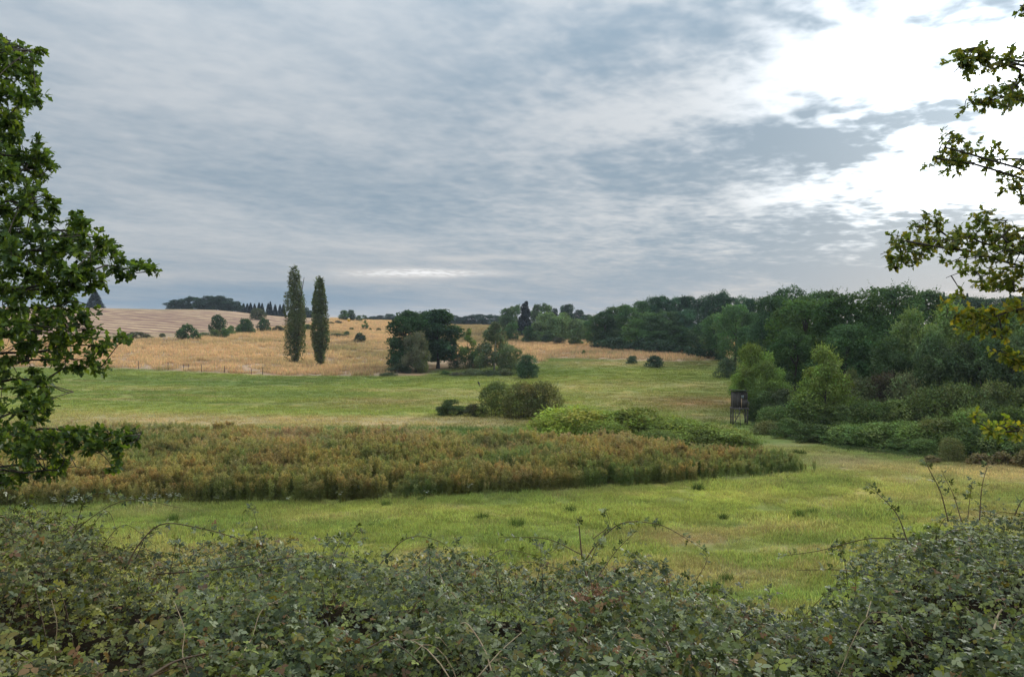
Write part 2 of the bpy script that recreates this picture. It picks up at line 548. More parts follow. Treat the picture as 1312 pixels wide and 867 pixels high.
# ------------------------------------------------------------------ ground colours (what grows where)
GREEN, LIME, TAN, BROWN, DGREEN, STRAW, PLOUGH, UNDER, DIRT = (
    np.array(c) for c in ((.160, .205, .060), (.285, .295, .080), (.38, .300, .150), (.28, .200, .110), (.095, .142, .046),
                          (.54, .39, .255), (.30, .205, .150), (.060, .082, .030), (.36, .28, .19)))
E1x = [-400, 0, 100, 300, 440, 560, 700, 850, 950, 1045]
E1y = [650, 650, 646, 644, 644, 637, 630, 621, 613, 604]
DRYx = [-400, 0, 140, 250, 350, 450, 540, 560, 600, 690, 700, 800, 860, 930, 960, 1700]
DRYy = [470, 470, 471, 476, 481, 481.5, 481, 474, 470, 466, 458, 461, 463, 461, 440, 430]


def gcol(px, py, Yd, x):
    px = np.asarray(px, float); py = np.asarray(py, float)
    w1 = vnoise(x / 9 + 3, Yd / 4.0, 5); w2 = vnoise(x / 3.0, Yd / 1.6, 6); w3 = vnoise(x / 28, Yd / 9.0, 8)
    c = np.empty(px.shape + (3,)); c[...] = GREEN

    def mixin(w, col):
        nonlocal c
        w = np.clip(w, 0, 1)[..., None]
        c = c * (1 - w) + col * w

    def bandw(y0, y1, x0, x1, soft=3.0, sx=40.0):
        return (1 / (1 + np.exp(-(py - y0) / soft))) * (1 / (1 + np.exp((py - y1) / soft))) * (1 / (1 + np.exp(-(px - x0) / sx))) * (1 / (1 + np.exp((px - x1) / sx)))

    def gb(cx, cy, rx, ry, k, col):
        mixin(k * np.exp(-((px - cx) / rx) ** 2 - ((py - cy + 2.5 * w1) / ry) ** 2), np.array(col))
    # near meadow
    nearw = np.clip((py - 596) / 12, 0, 1)
    mixin(nearw * (0.55 + 0.35 * w1), LIME * 0.85)
    gb(930, 632, 170, 16, .8, LIME); gb(1110, 622, 90, 20, .8, LIME); gb(620, 655, 160, 12, .35, LIME)
    gb(1290, 606, 150, 17, 1.0, TAN); gb(1150, 600, 70, 8, .6, TAN); gb(1180, 640, 120, 12, .4, TAN)
    gb(900, 690, 70, 9, .75, BROWN); gb(1000, 676, 60, 7, .6, TAN); gb(840, 683, 50, 6, .6, BROWN); gb(1020, 705, 60, 8, .5, TAN)
    gb(200, 655, 60, 5, .45, TAN); gb(400, 665, 60, 5, .4, TAN); gb(120, 690, 60, 14, .3, LIME); gb(500, 660, 40, 5, .3, TAN)
    gb(950, 735, 70, 14, .35, DGREEN); gb(1080, 735, 70, 14, .3, LIME); gb(640, 690, 100, 12, .3, DGREEN)
    mixin(nearw * np.clip(w2 * 0.6 + w3 * .4 - .1, 0, .55), BROWN)
    mixin(nearw * np.clip(-w2 * 0.6 - .1, 0, .5), DGREEN)
    # path and worn ground on the right
    gb(1085, 592, 55, 7, .75, DIRT); gb(1000, 573, 60, 6, .5, TAN); gb(1040, 582, 50, 5, .5, TAN); gb(960, 562, 40, 5, .3, GREEN)
    gb(1150, 587, 60, 4, .5, GREEN)
    # fields in the middle
    mixin(bandw(474, 600, -500, 900) * 0.42 * (1 + .8 * w3), LIME)
    mixin(bandw(484, 545, -500, 900) * np.clip(vnoise(x / 16, Yd / 2.6, 61) * .9 - .15, 0, .6), TAN * .9)
    mixin(bandw(533, 546.5, 80, 660, 1.2) * 1.0, TAN)
    mixin(bandw(547, 575, -300, 700, 1.2) * .75, DGREEN)
    mixin(bandw(525, 532, -100, 600, 1.5) * .45, LIME)
    gb(480, 516, 110, 5.5, .75, (.215, .165, .075)); gb(600, 505, 90, 5, .45, TAN); gb(360, 505, 130, 3.5, .4, DGREEN)
    gb(300, 515, 120, 2.6, .5, DGREEN); gb(230, 497, 130, 3.0, .5, LIME); gb(180, 500, 90, 1.3, .55, TAN); gb(260, 506, 60, 1.2, .5, TAN)
    gb(560, 492, 130, 4, .4, LIME); gb(420, 498, 130, 4, .4, LIME); gb(640, 522, 60, 4, .3, LIME); gb(250, 487, 200, 5, .45, DGREEN * 1.25)
    gb(150, 533, 120, 5, .6, TAN)
    gb(720, 478, 70, 5, .5, (.10, .165, .03)); gb(830, 480, 110, 9, .55, (.19, .20, .055)); gb(780, 466, 80, 4, .9, TAN); gb(860, 476, 70, 3.5, .5, LIME)
    gb(740, 497, 60, 6, .55, TAN); gb(800, 508, 60, 6, .5, TAN); gb(900, 515, 90, 11, .95, (.245, .175, .085)); gb(840, 498, 110, 4, .5, LIME); gb(800, 489, 120, 3, .5, (.22, .20, .07)); gb(900, 535, 60, 6, .5, BROWN * .8); gb(930, 550, 60, 7, .6, GREEN)
    gb(890, 495, 60, 4, .5, TAN)
    # dry grassland beyond
    dl = np.interp(px, DRYx, DRYy) + 0.6 * w1
    dry = 1 / (1 + np.exp(np.clip((py - dl) / 0.5, -50, 50)))
    mixin(dry, STRAW * 1.0)
    c = np.where((dry > .5)[..., None], c * .92, c)
    rust = np.array((.42, .285, .185)); sage = np.array((.20, .19, .10))
    mixin(dry * np.clip(w3 * .8, 0, .6), rust)
    mixin(dry * np.clip(w1 * .5 - .1, 0, .4), sage)
    for q in ((430, 447, 50, 3, .8, sage), (480, 455, 50, 5, .7, sage), (455, 440, 30, 2, .6, sage), (380, 466, 40, 2.5, .45, sage), (330, 437, 50, 2.5, .5, sage), (470, 466, 50, 4, .55, sage),
              (300, 462, 70, 2, .35, sage), (425, 428, 25, 3, .8, sage), (250, 440, 60, 2, .45, sage)):
        mixin(dry * q[4] * np.exp(-((px - q[0]) / q[2]) ** 2 - ((py - q[1]) / q[3]) ** 2), q[5])
    gb(900, 466, 45, 6, .9 , (.17, .155, .06)); gb(850, 458, 90, 3, .5, STRAW * .9); gb(760, 453, 60, 1.6, .7, sage * 1.2)
    # headland strip along the top of the stubble
    gb(250, 396, 180, 1.2, .7, (.22, .20, .09)); gb(390, 405, 30, 2.0, .6, (.20, .19, .08)); gb(140, 432, 60, 2.5, .6, (.14, .16, .06))
    # dark green floor of the copse and of the wood
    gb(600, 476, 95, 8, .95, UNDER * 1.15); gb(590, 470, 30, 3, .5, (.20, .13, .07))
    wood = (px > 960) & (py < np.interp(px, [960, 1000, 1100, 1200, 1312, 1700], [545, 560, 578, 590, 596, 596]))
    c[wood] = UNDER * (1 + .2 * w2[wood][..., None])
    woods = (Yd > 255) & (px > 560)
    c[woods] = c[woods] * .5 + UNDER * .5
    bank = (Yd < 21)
    c[bank] = np.array((.014, .012, .008)) * (1 + .3 * w2[bank][..., None])  # near-black bank: shade of the bramble gaps put into the ground colour
    return c


gm, t = newmat('ground')
at = N(t, 'ShaderNodeAttribute', attribute_name='tint')
geo = N(t, 'ShaderNodeNewGeometry')
n1 = noise(t, geo.outputs['Position'], 2.6, 6, 0.68)
n2 = noise(t, geo.outputs['Position'], 0.32, 6, 0.62)
sq = N(t, 'ShaderNodeMapping'); sq.inputs['Scale'].default_value = (0.16, 0.9, 0.9); t.links.new(geo.outputs['Position'], sq.inputs[0])
n3 = noise(t, sq.outputs[0], 0.7, 5, 0.65)
v = M(t, 'ADD', M(t, 'ADD', M(t, 'MULTIPLY', n1, 0.95), M(t, 'MULTIPLY', n2, 0.55)), M(t, 'ADD', M(t, 'MULTIPLY', n3, 0.5), 0.0))
vm = N(t, 'ShaderNodeVectorMath', operation='SCALE'); t.links.new(at.outputs['Color'], vm.inputs[0]); t.links.new(v, vm.inputs['Scale'])
warm = mixc(t, 1.0, vm.outputs[0], (1.30, 0.98, 0.95), 'MULTIPLY')
mixh = mixc(t, smooth(t, n2, 0.45, 0.70, 0.0, 0.8), vm.outputs[0], warm)
b = N(t, 'ShaderNodeBsdfDiffuse'); t.links.new(mixh, b.inputs[0])
bp = N(t, 'ShaderNodeBump'); bp.inputs['Strength'].default_value = 0.7; bp.inputs['Distance'].default_value = 0.12
t.links.new(n1, bp.inputs['Height']); t.links.new(bp.outputs[0], b.inputs['Normal'])
o = N(t, 'ShaderNodeOutputMaterial'); t.links.new(b.outputs[0], o.inputs[0]); MAT['ground'] = gm

gy = np.concatenate([np.linspace(-45, 0, 14), np.linspace(1, 20, 30), np.exp(np.linspace(math.log(20.7), math.log(480), 400)), np.exp(np.linspace(math.log(500), math.log(1500), 14))])
ga = np.concatenate([np.linspace(-1.6, -0.68, 24, endpoint=False), np.linspace(-0.68, 0.68, 330), np.linspace(0.70, 1.6, 24)])
GX = ga[None, :] * (np.abs(gy)[:, None] + 14); GY = np.repeat(gy[:, None], len(ga), 1)
GZ = H(GX, GY)
gpx, gpy = proj(GX, GY, GZ)
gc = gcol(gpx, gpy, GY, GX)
gc[(gpy < np.interp(gpx, DRYx, DRYy)) & (GY > 120)] *= .82      # dry ground painted darker to offset the full sky light on it
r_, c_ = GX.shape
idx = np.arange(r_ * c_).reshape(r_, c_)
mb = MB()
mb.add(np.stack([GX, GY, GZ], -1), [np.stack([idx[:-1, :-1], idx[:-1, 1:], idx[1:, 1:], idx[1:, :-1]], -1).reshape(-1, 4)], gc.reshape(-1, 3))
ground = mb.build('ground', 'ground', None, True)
tag(ground, kind='structure')

# harvested field on the hill
pm, t = newmat('stubble')
geo = N(t, 'ShaderNodeNewGeometry')
sx = N(t, 'ShaderNodeSeparateXYZ'); t.links.new(geo.outputs['Position'], sx.inputs[0])
nn = noise(t, geo.outputs['Position'], 0.06, 4, 0.6)
n5 = noise(t, geo.outputs['Position'], 1.3, 6, 0.7)
q = M(t, 'ADD', M(t, 'ADD', M(t, 'MULTIPLY', sx.outputs[1], 0.105), M(t, 'MULTIPLY', sx.outputs[0], 0.052)), M(t, 'MULTIPLY', nn, 1.3))
fr = M(t, 'FRACT', q)
st = smooth(t, M(t, 'ABSOLUTE', M(t, 'SUBTRACT', fr, 0.5)), 0.10, 0.34, 1.0, 0.0)
st = M(t, 'MULTIPLY', st, smooth(t, noise(t, geo.outputs['Position'], 0.03, 3, 0.6), 0.25, 0.55, 0.35, 1.0))
c = mixc(t, st, (0.25, 0.155, 0.118), (0.50, 0.355, 0.215))
vm = N(t, 'ShaderNodeVectorMath', operation='SCALE'); t.links.new(c, vm.inputs[0]); t.links.new(M(t, 'ADD', M(t, 'MULTIPLY', n5, 0.8), 0.6), vm.inputs['Scale'])
b = N(t, 'ShaderNodeBsdfDiffuse'); t.links.new(vm.outputs[0], b.inputs[0])
o = N(t, 'ShaderNodeOutputMaterial'); t.links.new(b.outputs[0], o.inputs[0]); MAT['stubble'] = pm


def sheet(name, pxs, ylo, yhi, ns, nt_, lift, mat, rowcol=None):
    mb = MB()
    pp = np.linspace(pxs[0], pxs[-1], ns)
    lo = np.interp(pp, pxs, ylo); hi = np.interp(pp, pxs, yhi)
    tt = np.linspace(0, 1, nt_)
    YY = lo[None] * (1 - tt[:, None]) + hi[None] * tt[:, None]
    XX = (pp[None] - CX) / F * YY
    ZZ = H(XX, YY) + lift
    i_ = np.arange(nt_ * ns).reshape(nt_, ns)
    mb.add(np.stack([XX, YY, ZZ], -1), [np.stack([i_[:-1, :-1], i_[:-1, 1:], i_[1:, 1:], i_[1:, :-1]], -1).reshape(-1, 4)])
    return tag(mb.build(name, mat, None, True), kind='structure')


sheet('stubble_field', [-250, 0, 250, 350, 425], [236, 236, 266, 312, 352], [398, 398, 403, 395, 356], 160, 60, 0.12, 'stubble')
sheet('lane', [-250, 60, 140, 215, 260], [222, 222, 224, 230, 236], [226.5, 226.5, 228.5, 234, 238], 60, 4, 0.16, 'road')

# ------------------------------------------------------------------ scattered stuff
rng = np.random.default_rng(11)


def scatter(name, pts, rots, scls, idxs, tints, sources, label, cat, kind='stuff'):
    me = bpy.data.meshes.new(name)
    n = len(pts)
    me.vertices.add(n); me.vertices.foreach_set('co', np.asarray(pts, np.float32).ravel())
    a = me.attributes.new('rot', 'FLOAT_VECTOR', 'POINT'); a.data.foreach_set('vector', np.asarray(rots, np.float32).ravel())
    a = me.attributes.new('scl', 'FLOAT', 'POINT'); a.data.foreach_set('value', np.asarray(scls, np.float32))
    a = me.attributes.new('pick', 'INT', 'POINT'); a.data.foreach_set('value', np.asarray(idxs, np.int32))
    a = me.attributes.new('itint', 'FLOAT_COLOR', 'POINT')
    a.data.foreach_set('color', np.hstack([tints, np.ones((n, 1))]).astype(np.float32).ravel())
    o = bpy.data.objects.new(name, me); COL.objects.link(o)
    sc_ = bpy.data.collections.new(name + '_pieces')
    for s in sources:
        sc_.objects.link(s)
    g = bpy.data.node_groups.new(name + '_scatter', 'GeometryNodeTree')
    g.interface.new_socket('Geometry', in_out='INPUT', socket_type='NodeSocketGeometry')
    g.interface.new_socket('Geometry', in_out='OUTPUT', socket_type='NodeSocketGeometry')
    gi = g.nodes.new('NodeGroupInput'); go = g.nodes.new('NodeGroupOutput')
    ci = g.nodes.new('GeometryNodeCollectionInfo'); ci.inputs['Collection'].default_value = sc_
    ci.inputs['Separate Children'].default_value = True; ci.inputs['Reset Children'].default_value = True
    ip = g.nodes.new('GeometryNodeInstanceOnPoints'); ip.inputs['Pick Instance'].default_value = True

    def na(nm, ty):
        k = g.nodes.new('GeometryNodeInputNamedAttribute'); k.data_type = ty; k.inputs['Name'].default_value = nm
        return k.outputs[0]
    L = g.links.new
    L(gi.outputs[0], ip.inputs['Points']); L(ci.outputs[0], ip.inputs['Instance'])
    L(na('pick', 'INT'), ip.inputs['Instance Index']); L(na('rot', 'FLOAT_VECTOR'), ip.inputs['Rotation']); L(na('scl', 'FLOAT'), ip.inputs['Scale'])
    L(ip.outputs[0], go.inputs[0])
    md = o.modifiers.new('scatter', 'NODES'); md.node_group = g
    tag(o, label, cat, None, kind)
    return o


def piece(mb, name, mat):
    return bpy.data.objects.new(name, mb.mesh(name, mat))


def blades(n, size, hgt, wid, lean=0.35, seed=0, tipt=1.25, curve=0.3):
    r = np.random.default_rng(seed)
    mb = MB()
    p = np.column_stack([r.uniform(-size, size, n), r.uniform(-size, size, n), np.zeros(n) - 0.02])
    h = hgt * r.uniform(.5, 1.2, n)
    a = r.uniform(0, 2 * math.pi, n)
    ln = np.abs(r.normal(0, lean, n))
    top = p + np.column_stack([np.cos(a) * h * ln, np.sin(a) * h * ln, h])
    mid = p + (top - p) * .55 + np.column_stack([-np.cos(a), -np.sin(a), np.zeros(n)]) * (h * ln * curve)[:, None] * .4
    b2 = r.uniform(0, 2 * math.pi, n); s = np.column_stack([np.cos(b2), np.sin(b2), np.zeros(n)]) * wid * .5
    v = np.stack([p - s, p + s, mid + s * .8, mid - s * .8, top], 1).reshape(-1, 3)
    k = (np.arange(n) * 5)[:, None]
    tv = r.uniform(.7, 1.3, (n, 1)) * np.array([1, 1, 1]) * (1 + r.normal(0, .07, (n, 3)))
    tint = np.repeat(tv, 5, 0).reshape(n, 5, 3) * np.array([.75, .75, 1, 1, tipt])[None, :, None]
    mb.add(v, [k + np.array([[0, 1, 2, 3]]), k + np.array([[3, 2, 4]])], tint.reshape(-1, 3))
    return mb


def region(n, Y0, Y1, px0, px1, test=None):
    """random ground points between two distances and two photo columns, even per area"""
    Yd = np.sqrt(rng.uniform(Y0 * Y0, Y1 * Y1, n))
    px = rng.uniform(px0, px1, n)
    x = (px - CX) / F * Yd
    z = H(x, Yd)
    q, w = proj(x, Yd, z)
    pts = np.column_stack([x, Yd, z])
    if test is not None:
        k = test(q, w, Yd)
        return pts[k], q[k], w[k]
    return pts, q, w


def rot_z(n, tilt=0.0):
    return np.column_stack([rng.normal(0, tilt, n), rng.normal(0, tilt, n), rng.uniform(0, 6.283, n)])


E1 = lambda q: np.interp(q, E1x, E1y)
# weeds start behind this ground row and reach the far edge of the plot
FARx = [-400, 100, 300, 500, 650, 800, 950, 1030, 1050]
FARy = [566, 566, 569, 572, 576, 583, 592, 600, 604]


def in_weeds(q, w, Yd):
    e = E1(q); f_ = np.interp(q, FARx, FARy)
    return (w < e) & (w > f_) & (q > -300) & (q < 1050)


# short meadow grass
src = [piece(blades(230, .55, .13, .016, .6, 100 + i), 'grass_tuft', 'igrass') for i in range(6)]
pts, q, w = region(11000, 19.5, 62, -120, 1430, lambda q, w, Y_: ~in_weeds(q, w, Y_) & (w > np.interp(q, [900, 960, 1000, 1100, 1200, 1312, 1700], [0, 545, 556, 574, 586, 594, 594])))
tn = gcol(q, w, pts[:, 1], pts[:, 0]) * rng.uniform(.7, 1.35, (len(q), 1)) * 1.6
pale_ = (rng.random((len(q), 1)) < .10 + .12 * np.clip(vnoise(pts[:, 0] / 1.3, pts[:, 1] / 1.3, 51), 0, 1)[:, None])
tn = np.where(pale_, tn * .45 + np.array((.36, .29, .15)) * .5, tn)
sc1 = rng.uniform(.55, 1.45, len(q)) * (1 + .45 * np.clip(vnoise(pts[:, 0] / 2.2, pts[:, 1] / 2.2, 9), -1, 1))
scatter('meadow_grass', pts, rot_z(len(q), .05), sc1, rng.integers(0, 6, len(q)), tn, src,
        'short green and yellowing meadow grass between the brambles and the tall weeds', 'grass')
# taller dark tufts in it
src = [piece(blades(120, .28, .42, .022, .45, 140 + i), 'dark_tuft', 'igrass') for i in range(3)]
pts, q, w = region(110, 21, 60, 60, 1350, lambda q, w, Y_: ~in_weeds(q, w, Y_) & (w > np.interp(q, [900, 960, 1000, 1100, 1200, 1312, 1700], [0, 545, 556, 574, 586, 594, 594])))
k = vnoise(pts[:, 0] / 5, pts[:, 1] / 5, 21) > -.1
pts, q, w = pts[k], q[k], w[k]
scatter('coarse_grass_tufts', pts, rot_z(len(q), .08), rng.uniform(.4, 1.0, len(q)), rng.integers(0, 3, len(q)),
        np.tile((.085, .125, .035), (len(q), 1)) * rng.uniform(.8, 1.5, (len(q), 1)), src, 'coarse darker grass tufts standing in the short meadow', 'grass')
# mown grass of the middle fields
src = [piece(blades(90, 1.1, .16, .05, .7, 160 + i), 'field_tuft', 'igrass') for i in range(4)]
pts, q, w = region(14000, 62, 195, -150, 965, lambda q, w, Y_: (w > np.interp(q, DRYx, DRYy)) & (w < np.interp(q, FARx, FARy)))
tn = gcol(q, w, pts[:, 1], pts[:, 0]) * rng.uniform(.85, 1.2, (len(q), 1)) * 1.25
scatter('field_grass', pts, rot_z(len(q), .05), rng.uniform(.6, 1.2, len(q)), rng.integers(0, 4, len(q)), tn, src, 'mown green grass in the valley fields beyond the weeds', 'grass')
# dry tall grass
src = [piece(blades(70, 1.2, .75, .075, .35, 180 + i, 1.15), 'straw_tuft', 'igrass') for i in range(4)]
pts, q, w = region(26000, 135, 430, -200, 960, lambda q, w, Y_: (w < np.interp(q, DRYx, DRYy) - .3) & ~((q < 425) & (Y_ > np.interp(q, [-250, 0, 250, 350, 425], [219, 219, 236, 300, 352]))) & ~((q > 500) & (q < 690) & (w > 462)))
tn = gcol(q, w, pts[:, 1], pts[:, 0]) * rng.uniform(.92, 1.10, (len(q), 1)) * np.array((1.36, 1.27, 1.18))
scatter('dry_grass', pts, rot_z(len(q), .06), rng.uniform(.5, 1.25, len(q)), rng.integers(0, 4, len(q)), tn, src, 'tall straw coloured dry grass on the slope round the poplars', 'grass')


# tall weeds: upright stems, narrow leaves, feathery tops
def weed(seed, top):
    r = np.random.default_rng(seed); mb = MB()
    for s in range(4):
        bx, by = r.normal(0, .10, 2); h = r.uniform(1.0, 1.5)
        lx, ly = r.normal(0, .14, 2)
        tube(mb, [(bx, by, -.05), (bx + lx * .4, by + ly * .4, h * .5), (bx + lx, by + ly, h)], [.010, .008, .004], 3, (.8, .7, .5))
        n = 60; u = r.uniform(.06, 1, n) ** .8
        pos = np.column_stack([bx + lx * u, by + ly * u, h * u])
        a = r.uniform(0, 6.283, n)
        U = np.column_stack([np.cos(a), np.sin(a), r.uniform(-.1, 1.1, n)])
        L = .19 * (1.15 - .65 * u) * r.uniform(.6, 1.2, n)
        tt = r.uniform(.65, 1.15, (n, 1)) * np.array([.85, 1.0, .75])
        stamp(mb, DIAMOND, pos, U, r.normal(0, .5, (n, 3)) + (0, 0, 1), L, L * .24, tt)
        n = 46; u = 1 - np.abs(r.normal(0, .16, n))
        pos = np.column_stack([bx + lx * u + r.normal(0, .05, n), by + ly * u + r.normal(0, .05, n), h * u + r.normal(.02, .04, n)])
        U = r.normal(0, .7, (n, 3)) + (0, 0, .9)
        tt = r.uniform(.75, 1.35, (n, 1)) * np.array(top)
        stamp(mb, DIAMOND, pos, U, r.normal(0, 1, (n, 3)), r.uniform(.05, .13, n), r.uniform(.03, .05, n), tt)
    return mb


src = [piece(weed(200 + i, tp), 'weed', 'igrass') for i, tp in enumerate([(1.1, 1.0, .8), (1.15, 1.0, .75), (1.0, 1.05, .8), (1.35, 1.2, 1.2), (1.15, .9, .75), (.95, 1.0, .8)])]
pts, q, w = region(15500, 40, 68, -250, 1055, in_weeds)
n = len(q)
OL, RU, GN, PK = np.array((.200, .168, .072)), np.array((.190, .142, .080)), np.array((.120, .142, .062)), np.array((.30, .235, .185))
m1 = np.clip(.5 + .8 * vnoise(pts[:, 0] / 2.5, pts[:, 1] / 2.5, 31), 0, 1)[:, None]
m2 = np.clip(.0 + .9 * vnoise(pts[:, 0] / 3.5, pts[:, 1] / 1.8, 32), 0, 1)[:, None]
tn = (OL * (1 - m1) + GN * m1); tn = tn * (1 - m2) + RU * m2
fw = np.clip((600 - w) / 26, 0, 1)[:, None] * np.clip(.45 + .6 * vnoise(pts[:, 0] / 4, pts[:, 1] / 2, 33), 0, 1)[:, None]
tn = tn * (1 - fw * .8) + PK * fw * .8
lw_ = np.clip((300 - q) / 180, 0, 1)[:, None] * np.clip((w - 600) / 30, 0, 1)[:, None]
tn = tn * (1 - .55 * lw_) + np.array((.30, .23, .12)) * .55 * lw_
tn *= rng.uniform(.82, 1.2, (n, 1)) * 1.75
edge = np.clip((E1(q) - w) / 10, 0, 1)
sw = rng.uniform(.75, 1.15, n) * (.72 + .28 * edge) * (1 + .24 * vnoise(pts[:, 0] / 1.6, pts[:, 1] / 1.6, 35)) * np.interp(q, [0, 850, 1045], [1, .95, .62])
scatter('tall_weeds', pts, rot_z(n, .07), sw, rng.integers(0, 6, n), tn, src, 'dense plot of olive and rust brown tall weeds in the meadow', 'weeds')
# white umbels and pale seed heads at the edge of the plot
mbu = MB(); r = np.random.default_rng(7)
for s in range(5):
    a, l = r.uniform(0, 6.28), r.uniform(.05, .25); h = r.uniform(.45, .8)
    e = np.array((math.cos(a) * l, math.sin(a) * l, h))
    tube(mbu, [(0, 0, 0), e * .6, e], [.008, .006, .004], 3, (.25, .3, .12))
    nn_ = 26; p2 = e + np.column_stack([r.normal(0, .035, nn_), r.normal(0, .035, nn_), r.normal(0, .008, nn_)])
    stamp(mbu, DIAMOND, p2, r.normal(0, 1, (nn_, 3)) * (1, 1, .2), r.normal(0, .2, (nn_, 3)) + (0, 0, 1), .04, .035, np.tile((1., 1., .95), (nn_, 1)))
pu, qu, wu = region(4000, 36, 45, 60, 700, lambda q, w, Y_: (np.abs(w - E1(q) - 2) < 4) & ((q < 230) | (rng.random(len(q)) < .06)))
pu = pu[:34]; qu = qu[:34]
scatter('white_umbel_flowers', pu, rot_z(len(pu), .1), rng.uniform(.5, .8, len(pu)), np.zeros(len(pu)), np.tile((.62, .62, .55), (len(pu), 1)), [piece(mbu, 'umbel', 'igrass')],
        'white umbel flowers along the near edge of the weed plot', 'flowers')


# ------------------------------------------------------------------ trees and shrubs
class Proto:
    pass


def profile(kind):
    def f(t_):
        t_ = np.clip(t_, 0, 1)
        if kind == 'round':
            return np.sqrt(np.clip(1 - (2 * t_ - 0.85) ** 2 / 1.35, 0.02, 1))
        if kind == 'dome':
            return np.sqrt(np.clip(1 - t_ ** 2.2, 0.02, 1))
        if kind == 'pyramid':
            return np.clip(np.where(t_ < .25, .72 + 1.1 * t_, 1.0 - (t_ - .25) * 1.12), .08, 1)
        if kind == 'column':
            return np.clip(np.interp(t_, [0, .06, .2, .35, .6, .8, .92, 1], [.22, .42, .84, 1.0, .88, .64, .40, .08]), .1, 1)
        if kind == 'birch':
            return np.clip(np.interp(t_, [0, .2, .45, .75, 1], [.75, 1.0, .85, .45, .08]), .05, 1)
        return np.ones_like(t_)
    return f


def make_crown(seed, kind, h, r, z0, nl, nleaf, leaf, lobe=(.26, .44), asp=.85, droop=0.0, up=0.25, wide=.55, ragged=.5, bare=0.0, extra=None, sprigs=0, under=0.0):
    """leaf clumps on many overlapping lobes that fill the crown's envelope"""
    g = np.random.default_rng(seed)
    f = profile(kind)
    t_ = g.uniform(0.04, .93, nl); a = g.uniform(0, 2 * math.pi, nl)
    lr = r * g.uniform(*lobe, nl)
    if kind in ('column', 'birch', 'pyramid'):
        lr = lr * (.45 + .55 * f(t_))
    rr = np.maximum(f(t_) * r - lr * .8, 0) * np.sqrt(g.uniform(.25, 1, nl))
    C = np.column_stack([np.cos(a) * rr, np.sin(a) * rr, z0 + t_ * (h - z0)])
    C[:, 2] = np.clip(C[:, 2], z0 + lr * asp * .55, h - lr * asp * .85)
    if extra is not None:
        ex = np.array(extra, float)
        C = np.vstack([C, ex[:, :3]]); lr = np.concatenate([lr, ex[:, 3]])
    lt = g.uniform(.68, 1.38, (len(lr), 1)) * (1 + g.normal(0, .05, (len(lr), 3)))
    w_ = lr ** 2; k = g.choice(len(lr), nleaf, p=w_ / w_.sum())
    d = nrm(g.normal(0, 1, (nleaf, 3)) + (0, 0, up))
    # broken lobe surface: knobs and hollows
    ph = g.uniform(0, 6.28, (len(lr), 3))
    bump = 1 + .20 * np.sin(4.2 * d[:, 0] + ph[k, 0]) * np.sin(4.6 * d[:, 1] + ph[k, 1]) + .14 * np.sin(9 * d[:, 2] + ph[k, 2] + 6 * d[:, 0])
    rad = lr[k] * bump * (1 - .42 * g.random(nleaf) ** 1.7 + ragged * .22 * g.random(nleaf) ** 6)
    p = C[k] + d * rad[:, None] * (1, 1, asp)
    p[:, 2] -= droop * (np.hypot(p[:, 0], p[:, 1]) / r) ** 2 * r
    # thin out leaves buried in other lobes
    keep = np.ones(nleaf, bool)
    for j in range(len(lr)):
        q_ = np.linalg.norm((p - C[j]) / (1, 1, asp), axis=1) / lr[j]
        keep &= ~((q_ < .55) & (k != j) & (g.random(nleaf) < .85))
    keep &= ~((d[:, 2] < -.25) & (g.random(nleaf) < under))
    keep &= p[:, 2] > (0.02 if z0 < .5 else z0 * .5)
    if bare:
        keep &= g.random(nleaf) > bare
    p, d, k = p[keep], d[keep], k[keep]; n = len(p)
    nv = nrm(d + g.normal(0, .42, (n, 3)) + (0, 0, .25))
    U = g.normal(0, 1, (n, 3)) + d * .8 - np.array((0, 0, .35 + droop))
    L = leaf * g.uniform(.6, 1.35, n)
    tt = lt[k] * g.uniform(.72, 1.28, (n, 1)) * (1 + g.normal(0, .05, (n, 3)))
    mb = MB()
    stamp(mb, DIAMOND, p - nrm(U) * L[:, None] * .5, U, nv, L, L * g.uniform(.5, .8, n), tt)
    if sprigs:      # shoots that break the outline
        k = g.choice(len(lr), sprigs, p=w_ / w_.sum())
        d = nrm(g.normal(0, 1, (sprigs, 3)) * (1, 1, .6) + (0, 0, .7)); s0 = C[k] + d * (lr[k] * .75)[:, None] * (1, 1, asp)
        ln = r * g.uniform(.10, .34, sprigs); dd = nrm(d * (1, 1, .6) + (0, 0, .75))
        m_ = 12; u = np.tile(np.linspace(.0, 1, m_), sprigs); kk = np.repeat(np.arange(sprigs), m_)
        q_ = s0[kk] + dd[kk] * (u * ln[kk])[:, None] + g.normal(0, leaf * .25, (len(kk), 3)) * (1.1 - u)[:, None]
        ok = q_[:, 2] > .05; q_, u, kk = q_[ok], u[ok], kk[ok]; n = len(q_)
        U = g.normal(0, .8, (n, 3)) + dd[kk]; L = leaf * g.uniform(.5, 1.0, n) * (1.05 - .45 * u)
        stamp(mb, DIAMOND, q_, U, g.normal(0, .6, (n, 3)) + (0, 0, .6), L, L * .55, lt[k][kk] * g.uniform(.85, 1.4, (n, 1)))
    return mb, C, lr


